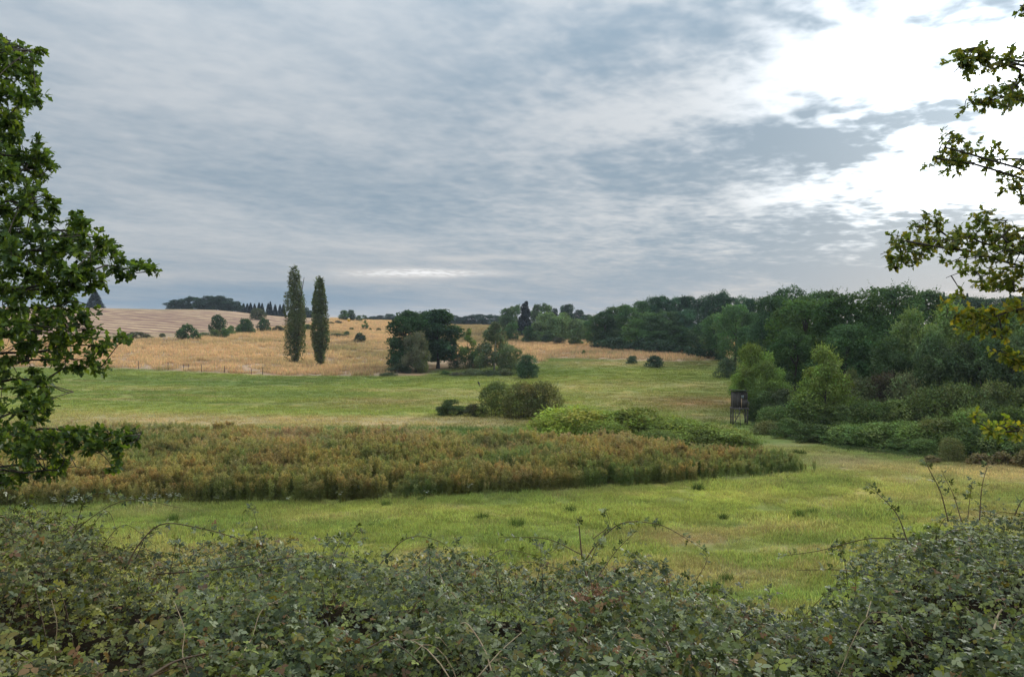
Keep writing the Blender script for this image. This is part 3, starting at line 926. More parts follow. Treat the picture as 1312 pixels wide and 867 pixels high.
def make_trunk(C, lr, h, z0, r0, seed, limbs=10, stems=1):
    g = np.random.default_rng(seed + 500); mb = MB()
    tops = []
    for s in range(stems):
        o_ = np.array((g.normal(0, .12), g.normal(0, .12), 0)) * (stems > 1) * 2
        l_ = np.array((g.normal(0, .05), g.normal(0, .05))) * h * (1 if stems == 1 else 2.5)
        hh = h * (.86 if stems == 1 else g.uniform(.5, .8))
        u = np.linspace(0, 1, 8)
        pts = np.column_stack([o_[0] + l_[0] * u ** 1.5 + .012 * h * np.sin(5 * u + s), o_[1] + l_[1] * u ** 1.5 + .012 * h * np.cos(4 * u + s), -.25 + (hh + .25) * u])
        rr = r0 * (1 - .86 * u) * (1 + .45 * np.exp(-u * 22))
        tube(mb, pts, rr, 7); tops.append(pts)
    if len(C):
        for j in np.argsort(-lr)[:limbs]:
            pts = tops[j % stems]
            i = int(np.clip(np.searchsorted(pts[:, 2], max(C[j][2] * .62, z0 * .8)), 1, 6))
            s_ = pts[i]; e = C[j]
            m_ = s_ * .5 + e * .5 + np.array((0, 0, .06 * h))
            tube(mb, curve_pts([s_, m_, e], 6), np.linspace(r0 * .38, r0 * .08, 6), 5)
    return mb


PROTO = {}


def proto(key, kind, h, r, z0, nl, nleaf, leaf, r0=.2, seed=1, limbs=10, stems=1, bark='bark', **kw):
    mb, C, lr = make_crown(seed, kind, h, r, z0, nl, nleaf, leaf, **kw)
    p = Proto(); p.crown = mb.mesh(key + '_crown', 'leaf')
    allv = np.concatenate(mb.v)
    p.w = 2 * np.percentile(np.hypot(allv[:, 0], allv[:, 1]), 96); p.h = float(np.percentile(allv[:, 2], 99.7))
    p.trunk = make_trunk(C, lr, h, z0, r0, seed, limbs, stems).mesh(key + '_trunk', bark, True)
    PROTO[key] = p


# near wood (60-130 m), far wood (200-500 m)
for i in range(4):
    proto('broad%d' % i, 'round', 14, 5.6, 1.6, 46, 21000, .34, .30, 10 + i, 12, lobe=(.18, .38), sprigs=130, under=.6)
for i in range(3):
    proto('pale%d' % i, 'round', 10, 4.0, 1.4, 44, 13000, .30, .18, 20 + i, 14, lobe=(.16, .34), ragged=.8, bare=.05, sprigs=420, under=.4)
for i in range(4):
    proto('far%d' % i, 'round', 13, 5.8, .6, 34, 7000, .62, .28, 30 + i, 6, lobe=(.22, .42))
for i in range(2):
    proto('willow%d' % i, 'dome', 9, 5.2, .4, 46, 8000, .46, .2, 40 + i, 6, lobe=(.16, .32), droop=.10, asp=1.15)
for i in range(6):
    proto('shrub%d' % i, 'dome', 3.2, 2.4, .0, 30 + 4 * i, 8000, .17, .05, 50 + i, 8, 4, lobe=((.20, .40), (.14, .46), (.16, .32), (.24, .50), (.12, .36), (.18, .44))[i], asp=(.85, 1.0, .7, .9, 1.1, .8)[i], ragged=1.0, sprigs=260)
for i in range(3):
    proto('bush%d' % i, 'dome', 3.2, 2.4, .0, 22, 2600, .34, .05, 60 + i, 6, 3, lobe=(.24, .46), ragged=.8)
proto('cone', 'pyramid', 6.2, 2.9, .2, 60, 16000, .17, .10, 71, 10, lobe=(.20, .34), ragged=1.0, sprigs=300)
proto('light', 'round', 6.5, 2.8, .6, 40, 12000, .19, .10, 72, 10, lobe=(.18, .36), ragged=1.0, sprigs=300)
proto('copse0', 'round', 11.5, 4.0, .8, 40, 17000, .38, .24, 73, 10, lobe=(.24, .44))
proto('copse1', 'round', 11.5, 3.6, 2.0, 40, 16000, .38, .26, 74, 10, lobe=(.24, .44))
proto('birch', 'birch', 10, 4.6, 1.2, 60, 11000, .34, .17, 75, 10, bark='birchbark', lobe=(.16, .32), droop=.12, ragged=1.0)
proto('sapling', 'birch', 7, 2.4, .9, 26, 4200, .30, .10, 76, 8, lobe=(.20, .36), bare=.2, ragged=1.0)
proto('olive', 'round', 8, 4.0, .3, 44, 9000, .32, .14, 77, 10, 3, lobe=(.18, .34), ragged=1.0, sprigs=300, bare=.15)


def make_spruce(key, seed, h, r, nleaf, leaf):
    g = np.random.default_rng(seed); mb = MB()
    u = g.uniform(0.02, 1, nleaf) ** 1.25                    # 0 bottom 1 top (more leaves low)
    u = 1 - (1 - u) if False else g.beta(1.0, 1.5, nleaf)
    lay = np.floor(u * 17) / 17; fr_ = (u - lay) * 17
    rmax = r * (1 - u) ** .85 * (.72 + .28 * (1 - fr_)) + .08
    a = g.uniform(0, 6.283, nleaf); a = a + .22 * np.sin(a * 9 + lay * 40)
    rr = rmax * (1 - .55 * g.random(nleaf) ** 1.5)
    p = np.column_stack([np.cos(a) * rr, np.sin(a) * rr, .4 + u * (h - .4) - rr * .16])
    U = np.column_stack([np.cos(a), np.sin(a), g.uniform(-.6, .1, nleaf)]) + g.normal(0, .25, (nleaf, 3))
    L = leaf * g.uniform(.6, 1.3, nleaf)
    stamp(mb, DIAMOND, p - nrm(U) * L[:, None] * .5, U, g.normal(0, .35, (nleaf, 3)) + (0, 0, 1), L, L * .5, np.tile(1., (nleaf, 3)) * g.uniform(.6, 1.3, (nleaf, 1)))
    pr = Proto(); pr.crown = mb.mesh(key + '_crown', 'leaf'); pr.w, pr.h = 2 * r, h
    tm = MB(); tube(tm, [(0, 0, -.3), (0, 0, h * .5), (0, 0, h * .97)], [.2, .12, .02], 6); pr.trunk = tm.mesh(key + '_trunk', 'bark', True)
    PROTO[key] = pr


make_spruce('spruce0', 81, 14, 3.0, 3000, .95)
make_spruce('spruce1', 82, 14, 2.6, 3000, .95)
proto('fir', 'pyramid', 12, 3.0, .2, 80, 8000, .45, .2, 83, 4, lobe=(.20, .34), asp=1.3)

prng = np.random.default_rng(99)


def plant(key, px, Yd, top, wpx, col, label, cat, name, group=None, base=None, sink=.05, parts=('trunk', 'crown')):
    """one tree or shrub: place on the ground, height and width from the picture"""
    p = PROTO[key]
    if base is not None:
        Yd = ground_Y(px, base, 30)
    x = (px - CX) / F * Yd
    z = float(H(x, Yd)) - sink
    hh = P(px, top, Yd)[2] - z
    ww = wpx / F * Yd
    o = empty(name, (x, Yd, z), prng.uniform(0, 6.28), (ww / p.w, ww / p.w, hh / p.h))
    tag(o, label, cat, group)
    inst(parts[0], p.trunk, o)
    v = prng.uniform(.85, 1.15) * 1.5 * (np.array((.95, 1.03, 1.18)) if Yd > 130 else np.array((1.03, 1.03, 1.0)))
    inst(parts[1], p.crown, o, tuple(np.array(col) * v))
    return o


SH = ('stems', 'foliage')
DK, MD, BR, WL, CN, OLV, GRY, BLU = ((.034, .056, .020), (.055, .085, .026), (.105, .150, .034), (.105, .135, .048), (.016, .028, .018), (.095, .100, .034), (.082, .095, .050), (.030, .052, .028))

# two columnar poplars
def poplar(px, base, top, wpx, seed, label, extra=None):
    Yd = ground_Y(px, base, 60); x = (px - CX) / F * Yd; z = float(H(x, Yd)) - .1
    hh = P(px, top, Yd)[2] - z; rr = wpx / F * Yd / 2
    ex = None
    if extra:
        ex = []
        for dpx, y0, y1, rpx in extra:
            for s in np.linspace(0, 1, 9):
                ex.append((dpx / F * Yd * (.75 + .25 * s), prng.normal(0, .3), P(px, y0 + (y1 - y0) * s, Yd)[2] - z, rpx / F * Yd * (1 - .45 * s)))
    mb, C, lr = make_crown(seed, 'column', hh, rr, .35, 130, 19000, .34, lobe=(.26, .50), asp=2.0, up=.2, ragged=1.0, extra=ex, sprigs=320)
    o = empty('poplar_tree', (x, Yd, z)); tag(o, label, 'tree', None)
    make_trunk(C, lr, hh, 1.0, .38, seed, 16).build('trunk', 'bark', o, True)
    c = mb.build('crown', 'leaf', o); c.color = (.108, .134, .054, 1)


poplar(378, 465, 337, 27, 301, 'taller slim poplar with side columns on the dry slope', [(-11, 455, 381, 6), (10, 450, 386, 6)])
poplar(409.5, 470, 352, 25, 302, 'shorter slim single column poplar on the dry slope', None)

# wood on the hill, left
g1_ = 'broadleaf trees of the hilltop wood'
for px, top, wpx in ((224, 384, 24), (237, 382, 22), (248, 380, 24), (259, 382, 22), (268, 379, 24), (281, 379, 27), (292, 382, 24), (301, 386, 20)):
    plant('far%d' % prng.integers(4), px, 470, top, wpx, BLU, 'dark broadleaf tree in the hilltop wood above the stubble field', 'tree', 'broadleaf_tree', g1_)
for i, px in enumerate(np.arange(306, 366, 5.2)):
    plant('spruce%d' % (i % 2), px + prng.normal(0, .8), 485 + prng.uniform(-12, 12), 387.5 + prng.uniform(-1.5, 2.5), 9.5, (.017, .028, .022), 'dark spruce in the row beside the hilltop wood', 'tree', 'spruce_tree', 'spruces of the hilltop wood')
for px, top in ((391, 394), (396, 398), (384, 396)):
    plant('far1', px, 470, top, 17, BLU, 'dark broadleaf tree showing between the two poplars', 'tree', 'broadleaf_tree', 'trees behind the poplars')
plant('spruce0', 122, 440, 372, 26, (.018, .034, .026), 'dark lone conifer on the crest beside the oak foliage', 'tree', 'conifer_tree')

# shrubs along the lower edge of the stubble field
gs = 'shrubs along the stubble field'
for key, px, base, top, wpx, col, lab in (
        ('bush0', 240, 435.5, 415, 28, (.050, .080, .024), 'round green shrub at the lane end of the hedge line'),
        ('bush1', 279, 427, 403, 23, DK, 'tall dark shrub in the hedge line below the stubble'),
        ('bush2', 276, 432, 422, 15, (.10, .12, .035), 'small yellowish shrub at the foot of the tall dark shrub'),
        ('bush0', 288, 432, 420, 16, MD, 'low green shrub right beside the small yellowish shrub'),
        ('bush1', 296, 429, 417, 11, (.07, .11, .03), 'little bright shrub between the dark hedge line shrubs'),
        ('bush2', 316, 427.5, 408, 21, DK, 'dark rounded shrub before the brown stubble, mid hedge line'),
        ('bush0', 307, 428, 415, 14, MD, 'green shrub leaning against the dark rounded shrub'),
        ('bush1', 338.5, 425, 408, 18, DK, 'dark shrub at the poplar end of the hedge line'),
        ('bush2', 330.5, 410, 395, 21, (.060, .062, .030), 'olive brown dome shaped shrub on the field crest'),
        ('bush0', 175, 434, 425, 34, (.095, .085, .042), 'low brownish shrub beside the grey lane'),
        ('bush1', 261, 431, 426, 20, (.08, .10, .035), 'low scrubby growth between the round and the tall shrub'),
        ('bush2', 208, 432, 427, 8, (.09, .10, .04), 'tiny shrub on the lane verge'),
        ('bush0', 357, 425, 417, 16, (.085, .08, .04), 'low olive shrub behind the taller poplar'),
        ('bush1', 394, 424, 415, 14, MD, 'small green shrub seen between the poplar columns')):
    plant(key, px, 0, top, wpx, col, lab, 'shrub', 'shrub', None, base, parts=SH)
# scattered on the dry slope
for key, px, base, top, wpx, col, lab in (
        ('far2', 441, 411, 397.5, 14, (.055, .085, .028), 'round tree beside the yellow marker on the slope crest'),
        ('far0', 449.5, 411.5, 397, 12, (.045, .066, .03), 'darker round tree behind the yellow marker'),
        ('far1', 460.5, 412, 404, 10, (.075, .105, .03), 'small light green tree next to the crest trees'),
        ('far3', 467, 411, 403.5, 8, (.055, .08, .03), 'small dark tree at the end of the crest group')):
    plant(key, px, 0, top, wpx, col, lab, 'tree', 'broadleaf_tree', None, base)
plant('sapling', 468, 0, 410, 9, (.075, .115, .03), 'small young tree standing alone on the dry slope', 'tree', 'young_tree', None, 422.5)
for key, px, base, top, wpx, col, lab in (
        ('bush0', 461, 438, 426, 17, (.032, .045, .022), 'dark domed shrub alone on the dry slope'),
        ('bush1', 444.5, 431, 424, 9, (.06, .09, .028), 'green shrub up slope from the dark domed shrub'),
        ('bush2', 450, 423.5, 419.5, 8, MD, 'flat green shrub below the crest trees'),
        ('bush0', 474.5, 424, 420, 4.5, MD, 'tiny shrub just right of the young tree'),
        ('bush1', 485, 424.5, 420, 7.5, (.04, .06, .026), 'small dark shrub, larger of the pair near the copse'),
        ('bush2', 495.5, 424, 421, 6, MD, 'small green shrub, lower of the pair near the copse'),
        ('bush0', 433, 415, 410.5, 12, (.10, .085, .05), 'brownish bush below the crest trees'),
        ('bush1', 432, 431, 427, 22, (.075, .085, .035), 'low sage green scrub right of the poplars'),
        ('bush2', 424, 415.5, 412, 8, (.08, .08, .04), 'small brown scrub beside the shorter poplar'),
        ('bush1', 838.5, 471, 455, 25, (.032, .052, .026), 'dark shrub on the edge of the dry strip'),
        ('bush2', 809.5, 466, 455.5, 15, (.042, .062, .028), 'small round shrub next to the dark shrub on the dry strip'),
        ('bush0', 748, 455, 448, 6, (.07, .11, .03), 'tiny bright green shrub on the dry strip'),
        ('shrub1', 932, 484, 458, 34, (.055, .070, .032), 'grey green domed shrub at the wood corner'),
        ('bush2', 672, 449, 447, 12, (.08, .085, .04), 'low tuft of scrub behind the birch')):
    plant(key, px, 0, top, wpx, col, lab, 'shrub', 'shrub', None, base, parts=SH)

# copse
plant('copse0', 522, 0, 399, 54, (.040, .070, .024), 'large spreading copse tree with full crown to the ground', 'tree', 'copse_tree', None, 474)
plant('copse1', 562, 0, 397, 58, (.030, .055, .022), 'large dark copse tree with bare dark trunk', 'tree', 'copse_tree', None, 472)
plant('copse0', 543, 0, 400, 50, (.034, .060, .022), 'dark copse tree between the two large ones', 'tree', 'copse_tree', None, 468)
plant('olive', 532, 0, 424, 38, (.105, .10, .055), 'grey olive willow in front of the copse', 'tree', 'willow_tree', None, 477)
plant('shrub0', 540, 0, 449, 20, (.12, .135, .035), 'yellow green shrub at the foot of the grey olive willow', 'shrub', 'shrub', None, 477, parts=SH)
plant('shrub2', 512, 0, 466, 36, (.05, .065, .03), 'low dark undergrowth beneath the spreading copse tree', 'shrub', 'shrub', None, 477, parts=SH)
plant('shrub3', 583, 0, 452, 22, (.035, .06, .024), 'dark shrub leaning out under the copse', 'shrub', 'shrub', None, 472, parts=SH)
plant('sapling', 601, 0, 421, 27, (.115, .155, .04), 'light yellow green young tree between copse and birch', 'tree', 'young_tree', None, 471)
plant('shrub1', 607, 0, 450, 26, (.05, .075, .028), 'green shrub below the light young tree', 'shrub', 'shrub', None, 472, parts=SH)
plant('birch', 634, 0, 413, 52, (.085, .100, .046), 'grey green birch with white stem', 'tree', 'birch_tree', None, 476)
plant('olive', 655, 0, 442, 36, (.085, .10, .042), 'olive willow shrub right beside the birch', 'shrub', 'willow_shrub', None, 478)
plant('shrub0', 676, 0, 452, 31, (.048, .078, .034), 'round dense green shrub at the end of the copse', 'shrub', 'shrub', None, 484.5, parts=SH)
plant('shrub2', 570, 0, 474, 12, (.07, .11, .03), 'small bright green bush in front of the bare copse trunk', 'shrub', 'shrub', None, 480, parts=SH)
for px, w_, c in ((606, 30, (.10, .11, .05)), (628, 26, (.08, .095, .042)), (648, 24, (.10, .105, .05)), (585, 22, (.11, .10, .055)), (498, 26, (.10, .105, .048))):
    plant('shrub%d' % prng.integers(4), px, 0, 474.5 + prng.normal(0, 1.5), w_, c, 'low rank undergrowth along the front of the copse', 'undergrowth', 'undergrowth_shrub', 'undergrowth in front of the copse', 481, parts=SH)

# shrubs standing in the middle field
plant('shrub3', 636, 0, 487, 48, (.088, .108, .036), 'loose topped end of the big thorn thicket, bird on top', 'shrub', 'thorn_shrub', None, 533, parts=SH)
plant('shrub0', 668, 0, 487, 56, (.108, .116, .040), 'tall olive middle of the big thorn thicket', 'shrub', 'thorn_shrub', None, 534, parts=SH)
plant('shrub1', 697, 0, 488, 54, (.098, .100, .038), 'brown tinged end of the big thorn thicket by the willows', 'shrub', 'thorn_shrub', None, 535.5, parts=SH)
plant('shrub2', 577, 0, 511, 42, (.058, .082, .032), 'small dark thorn bush left of the big thicket', 'shrub', 'thorn_shrub', None, 531.5, parts=SH)
plant('shrub2', 607, 0, 517, 36, (.060, .062, .030), 'low bramble growth joining small thorn bush and thicket', 'shrub', 'thorn_shrub', None, 532, parts=SH)
# willow shrubs behind the weeds
for key, px, top, w_, Yd, c, lab in (
        ('shrub0', 738, 521, 100, 66, (.105, .135, .034), 'large light green willow shrub behind the weeds'),
        ('shrub1', 700, 535, 56, 65, (.11, .14, .036), 'low light green willow shrub at the thicket end'),
        ('shrub2', 818, 523, 96, 66, (.088, .115, .032), 'domed willow shrub with dark hollow behind the weeds'),
        ('shrub3', 772, 540, 70, 63, (.095, .125, .034), 'lower willow shrub filling between the two domed ones'),
        ('shrub1', 866, 541, 76, 64, (.085, .112, .034), 'spreading green willow shrub sloping toward the hide'),
        ('shrub0', 918, 546, 74, 62, (.095, .118, .04), 'lowest willow shrub just below the wooden hide'),
        ('shrub3', 842, 552, 60, 61, (.075, .10, .034), 'dark green willow shrub at the edge of the weeds'),
        ('shrub4', 778, 527, 70, 67, (.09, .12, .034), 'willow shrub crown rising between the two domed ones'),
        ('shrub5', 862, 533, 72, 66, (.095, .125, .036), 'tall willow shrub behind the spreading one'),
        ('shrub4', 896, 542, 62, 63.5, (.09, .118, .036), 'feathery willow shrub close below the hide'),
        ('shrub2', 948, 553, 44, 62, (.10, .125, .042), 'small feathery willow shrub beside the path')):
    plant(key, px, Yd, top - 2, w_ * 1.22, tuple(np.array(c) * (1.6, 1.48, 1.12)), lab, 'shrub', 'willow_shrub', None, parts=SH)

# far trees, centre
gf = 'trees along the far skyline'
for px, top, w_, Yd in ((487, 404, 18, 520), (478, 405, 16, 525), (499, 402, 18, 520), (512, 404, 20, 520), (473, 407, 14, 520), (580, 404, 26, 500), (591, 406, 18, 480), (600, 404, 20, 470), (612, 402.5, 22, 470), (625, 403, 20, 460), (636, 404, 20, 450)):
    plant('far%d' % prng.integers(4), px, Yd, top, w_, (.026, .046, .030), 'dark broadleaf tree on the far skyline behind the copse', 'tree', 'broadleaf_tree', gf)
for px, top, w_, Yd, c, lab in (
        (650, 395, 24, 330, MD, 'mid green tree left of the dark fir'),
        (660, 391, 22, 340, MD, 'taller green tree behind the dark fir'),
        (688, 390, 18, 350, (.05, .07, .028), 'slim tree just right of the dark fir'),
        (700, 389, 22, 350, MD, 'green tree with pointed top right of the dark fir'),
        (711, 395, 10, 350, CN, 'small pointed dark tree on the skyline'),
        (727, 390, 26, 340, (.028, .045, .026), 'dark dome shaped tree above the pale willows'),
        (742, 397, 16, 340, (.028, .043, .026), 'dark narrow tree beside the dome shaped tree'),
        (752, 403, 20, 330, (.032, .055, .028), 'dark low tree at the end of the pale willows')):
    plant('far%d' % prng.integers(4), px, Yd, top, w_, c, lab, 'tree', 'broadleaf_tree')
plant('fir', 673, 300, 386.5, 21, (.017, .022, .020), 'dark conical fir in front of the far trees', 'tree', 'fir_tree')
for px, top, w_, Yd in ((700, 400, 40, 275), (722, 401, 38, 275), (712, 406, 36, 265), (740, 409, 34, 262), (692, 412, 30, 262), (756, 414, 24, 258)):
    plant('willow%d' % prng.integers(2), px, Yd, top, w_, (.105, .135, .050), 'pale green willow in the clump beside the dark fir', 'tree', 'willow_tree', 'pale willows beside the fir')
for px, base, top, w_, c, lab in (
        (656, 437, 413, 20, (.050, .085, .026), 'rounded green tree at the front left of the fir'),
        (677, 440, 418, 16, (.040, .072, .026), 'small egg shaped tree right below the fir'),
        (688, 440, 424, 16, (.075, .11, .034), 'small light tree next to the egg shaped one'),
        (700, 441, 429, 16, (.045, .065, .028), 'dark low bush at the edge of the pale willows'),
        (716, 442, 432, 18, (.045, .045, .026), 'brownish low bush beneath the pale willows'),
        (738, 443, 432, 20, (.065, .085, .032), 'green low bush where the willows meet the wood')):
    plant('far%d' % prng.integers(4), px, 0, top, w_, c, lab, 'tree', 'small_tree', None, base)

# wood behind the dry strip
gw = 'trees of the wood behind the dry strip'
for px, top, w_, Yd, c in ((762, 404, 30, 225, DK), (776, 398, 34, 222, DK), (790, 392, 40, 225, MD), (806, 390, 40, 220, (.045, .07, .025)), (820, 385, 34, 235, DK), (836, 380, 36, 240, BLU), (852, 379, 36, 240, BLU),
                           (868, 380, 36, 240, BLU), (884, 379, 36, 238, BLU), (900, 380, 34, 235, BLU), (914, 376, 34, 230, BLU), (930, 373, 40, 225, BLU), (950, 380, 38, 215, BLU), (966, 382, 34, 200, BLU),
                           (858, 398, 40, 205, (.040, .058, .026)), (880, 396, 40, 205, BLU), (832, 400, 44, 208, (.042, .065, .026)), (815, 408, 36, 205, MD),
                           (942, 390, 50, 170, (.055, .088, .030)), (918, 402, 40, 180, (.05, .08, .03)), (965, 400, 40, 160, (.045, .07, .028)), (900, 412, 36, 190, (.04, .06, .026)), (870, 418, 40, 195, DK), (845, 424, 36, 200, DK), (960, 418, 40, 150, DK)):
    plant('broad%d' % prng.integers(4), px, Yd, top, w_, tuple(np.array(c) * (1.15, 1.2, 1.1) * prng.uniform(.75, 1.35)), ('bluish dark tall tree on the crest' if c == BLU and Yd > 210 else 'mid green tree at the front edge' if c[1] > .064 else 'dark tree in the lower rank') + ' of the wood behind the dry strip', 'tree', 'broadleaf_tree', gw)
for px in np.arange(768, 925, 13):
    Yd = ground_Y(px, np.interp(px, [768, 860, 925], [447, 454, 461]), 100)
    plant('bush%d' % prng.integers(3), px, Yd, np.interp(px, [768, 860, 925], [434, 437, 446]) + prng.normal(0, 2), 22, (.036, .056, .028), 'dark shrub along the foot of the wood behind the dry strip', 'shrub', 'shrub', 'shrubs at the foot of the far wood', parts=SH)

# big dark trees of the near wood
for key, px, top, w_, Yd, c, lab in (
        ('broad0', 1010, 368, 70, 150, (.030, .05, .024), 'dark tree at the back of the near wood, highest left crown'),
        ('broad1', 990, 378, 60, 140, (.034, .054, .024), 'dark tree behind the bright green corner tree'),
        ('broad2', 1050, 372, 80, 130, (.034, .056, .022), 'tall dark crown in the middle of the near wood'),
        ('broad3', 1036, 384, 100, 104, (.038, .062, .022), 'broad dark oak rising behind the cone shaped tree'),
        ('broad0', 1096, 374, 110, 100, (.034, .058, .022), 'great dark oak, widest crown of the near wood'),
        ('broad1', 1140, 365, 96, 112, (.029, .048, .021), 'tallest dark oak of the near wood'),
        ('broad2', 1180, 372, 80, 120, (.032, .052, .022), 'dark oak beside the pale trees'),
        ('broad3', 1085, 415, 80, 92, (.030, .05, .022), 'dark lower tree right behind the cone shaped tree'),
        ('broad2', 1018, 420, 60, 96, (.036, .058, .024), 'dark lower tree left behind the cone shaped tree')):
    plant(key, px, Yd, top, w_, tuple(np.array(c) * (1.3, 1.35, 1.15) * prng.uniform(.85, 1.25)), lab, 'tree', 'oak_tree')
for px, top, w_, Yd in ((1216, 378, 50, 190), (1240, 380, 44, 200), (1262, 381, 44, 200), (1284, 381, 44, 195), (1306, 379, 44, 190), (1335, 378, 50, 190), (1370, 378, 60, 180)):
    plant('broad%d' % prng.integers(4), px, Yd, top, w_, (.040, .062, .028), 'dark tree of the back wood above the pale trees', 'tree', 'broadleaf_tree', 'back wood trees above the pale trees')
for px, top in ((1209, 374), (1226, 372), (1239, 376), (1294, 377)):
    plant('spruce%d' % prng.integers(2), px, 215, top, 15, (.022, .036, .026), 'dark spruce tip showing above the back wood', 'tree', 'spruce_tree', 'spruce tips over the back wood')
for key, px, top, w_, Yd, c, lab in (
        ('pale0', 1178, 396, 74, 84, (.085, .118, .048), 'pale feathery tree next to the great dark oak'),
        ('pale1', 1225, 388, 86, 88, (.088, .122, .046), 'tallest pale tree over the bramble bank'),
        ('pale2', 1272, 391, 80, 86, (.080, .112, .044), 'pale tree behind the oak twigs'),
        ('pale0', 1320, 388, 90, 84, (.078, .11, .042), 'pale tree at the outer end of the pale group'),
        ('pale1', 1200, 424, 64, 78, (.062, .090, .046), 'lower grey green tree with bare grey stems'),
        ('pale2', 1258, 428, 70, 76, (.060, .086, .044), 'lower grey green tree leaning over the bank'),
        ('pale1', 1305, 424, 70, 74, (.058, .082, .042), 'grey green tree half hidden by oak twigs'),
        ('pale0', 1145, 432, 60, 82, (.045, .070, .034), 'dim grey green tree under the dark oaks'),
        ('cone', 1058, 441, 80, 73, (.118, .155, .044), 'cone shaped bright green young tree in front of the dark oaks'),
        ('light', 968, 439, 60, 92, (.098, .138, .034), 'bright yellow green tree at the wood corner behind the hide'),
        ('light', 985, 462, 50, 86, (.085, .122, .036), 'bright green bushy tree beside the hide'),
        ('light', 955, 470, 40, 88, (.09, .125, .034), 'leafy branchy tree brushing the hide roof')):
    plant(key, px, Yd, top, w_, tuple(np.array(c) * (1.15, 1.15, 1.0)), lab, 'tree', 'broadleaf_tree')

# scrub on the bank in front of the near wood
gb_ = 'scrub on the bank before the near wood'
row = [(985, 496, 40, 84, (.040, .058, .026)), (968, 506, 26, 80, (.035, .055, .025)), (1008, 500, 44, 82, (.035, .045, .028)), (1030, 505, 44, 80, (.045, .06, .03)), (1105, 488, 50, 80, (.05, .06, .034)), (1135, 478, 60, 80, (.055, .045, .036)), (1165, 484, 60, 78, (.05, .058, .034)), (1090, 470, 34, 82, (.07, .09, .045)),
       (995, 518, 54, 74, (.052, .076, .032)), (1035, 514, 60, 73, (.055, .08, .032)), (1075, 520, 60, 71, (.058, .082, .034)), (1115, 516, 64, 71, (.06, .085, .034)), (1150, 508, 60, 70, (.07, .092, .036)), (1190, 502, 64, 69, (.065, .085, .036)), (1230, 498, 70, 69, (.072, .09, .04)), (1275, 494, 76, 68, (.068, .085, .04)), (1315, 492, 70, 67, (.06, .078, .036)), (1365, 490, 80, 66, (.06, .08, .036)),
       (985, 534, 44, 70, (.07, .075, .036)), (1012, 536, 50, 67, (.05, .075, .032)), (1050, 540, 60, 65, (.055, .082, .034)), (1090, 544, 60, 63, (.060, .09, .034)), (1128, 542, 64, 62, (.072, .10, .038)), (1165, 538, 66, 61, (.068, .095, .036)), (1205, 534, 70, 60, (.075, .10, .038)), (1248, 526, 74, 59, (.072, .098, .036)), (1292, 520, 74, 57, (.05, .075, .03)), (1335, 516, 80, 56, (.055, .08, .032)),
       (1185, 556, 44, 58, (.058, .085, .034)), (1155, 556, 44, 60, (.05, .075, .032)), (1250, 552, 60, 55, (.045, .068, .028)), (1290, 552, 60, 53, (.055, .075, .032)), (1335, 556, 60, 51, (.07, .085, .036))]
for px, top, w_, Yd, c in row:
    tone = 'yellow green' if c[1] > .088 else 'brown tinged' if c[0] > c[1] * .92 else 'dark green' if c[1] < .066 else 'mid green'
    where = 'under the dark oaks' if Yd >= 78 else 'atop the scrub bank' if Yd > 65.9 and top < 530 else 'midway down the scrub bank' if Yd > 59.5 else 'at the meadow edge of the scrub bank'
    if px > 1170 and Yd < 70:
        where += ', below the pale trees'
    plant('shrub%d' % prng.integers(6), px, Yd, top + prng.normal(-2, 4), w_ * prng.uniform(.8, 1.2), tuple(np.array(c) * (1.55, 1.5, 1.2) * prng.uniform(.75, 1.3)), tone + ' bramble shrub ' + where, 'shrub', 'scrub_shrub', gb_, parts=SH)
plant('shrub3', 1220, 53, 559, 34, (.115, .12, .05), 'pale feathery rounded bush at the foot of the scrub bank', 'shrub', 'shrub', parts=SH)
for px, top, w_, Yd in ((1195, 583, 26, 53), (1255, 580, 30, 51.5), (1285, 578, 34, 50.5), (1320, 576, 40, 49.5), (1165, 585, 20, 55)):
    plant('bush%d' % prng.integers(3), px, Yd, top, w_, (.15, .12, .06), 'low dry brown herb clump at the foot of the scrub bank', 'herb', 'herb_clump', 'dry herbs at the foot of the scrub', parts=SH)

# ------------------------------------------------------------------ wooden hide
Yh = 78.0; xh = (947.5 - CX) / F * Yh; zh = float(H(xh, Yh)) - .05
hide = empty('hunting_hide', (xh, Yh, zh), R(-6)); tag(hide, 'weathered dark wooden hunting hide on stilts at the wood edge', 'hunting hide')


def part(name, mat, parent, *boxes):
    mb = MB()
    for b_ in boxes:
        box(mb, *b_)
    return mb.build(name, mat, parent)


hw, hd, fl, top = .66, .60, 1.62, 3.15
for sx_ in (-1, 1):
    for sy_ in (-1, 1):
        part('leg', 'wood', hide, (sx_ * hw - .06, sx_ * hw + .06, sy_ * hd - .06, sy_ * hd + .06, -.3, fl - .06))
part('floor', 'wood', hide, (-hw - .12, hw + .12, -hd - .34, hd + .08, fl - .06, fl + .02))
npl = 9
for sy_ in (-1, 1):
    for i in range(npl):
        x0 = -hw + i * 2 * hw / npl
        if sy_ == -1 and i in (5, 6):
            part('plank', 'wood', hide, (x0 + .006, x0 + 2 * hw / npl - .006, -hd - .012, -hd + .012, fl + 1.26, top - .02))
            continue
        if sy_ == -1 and i >= 5:
            part('plank', 'wood', hide, (x0 + .006, x0 + 2 * hw / npl - .006, -hd - .012, -hd + .012, fl + .90, top - .02))
            continue
        dz = .012 * ((i * 7) % 5 - 2)
        part('plank', 'wood', hide, (x0 + .006, x0 + 2 * hw / npl - .006, sy_ * hd - .012 + dz * .4, sy_ * hd + .012 + dz * .4, fl + .03, top - .02))
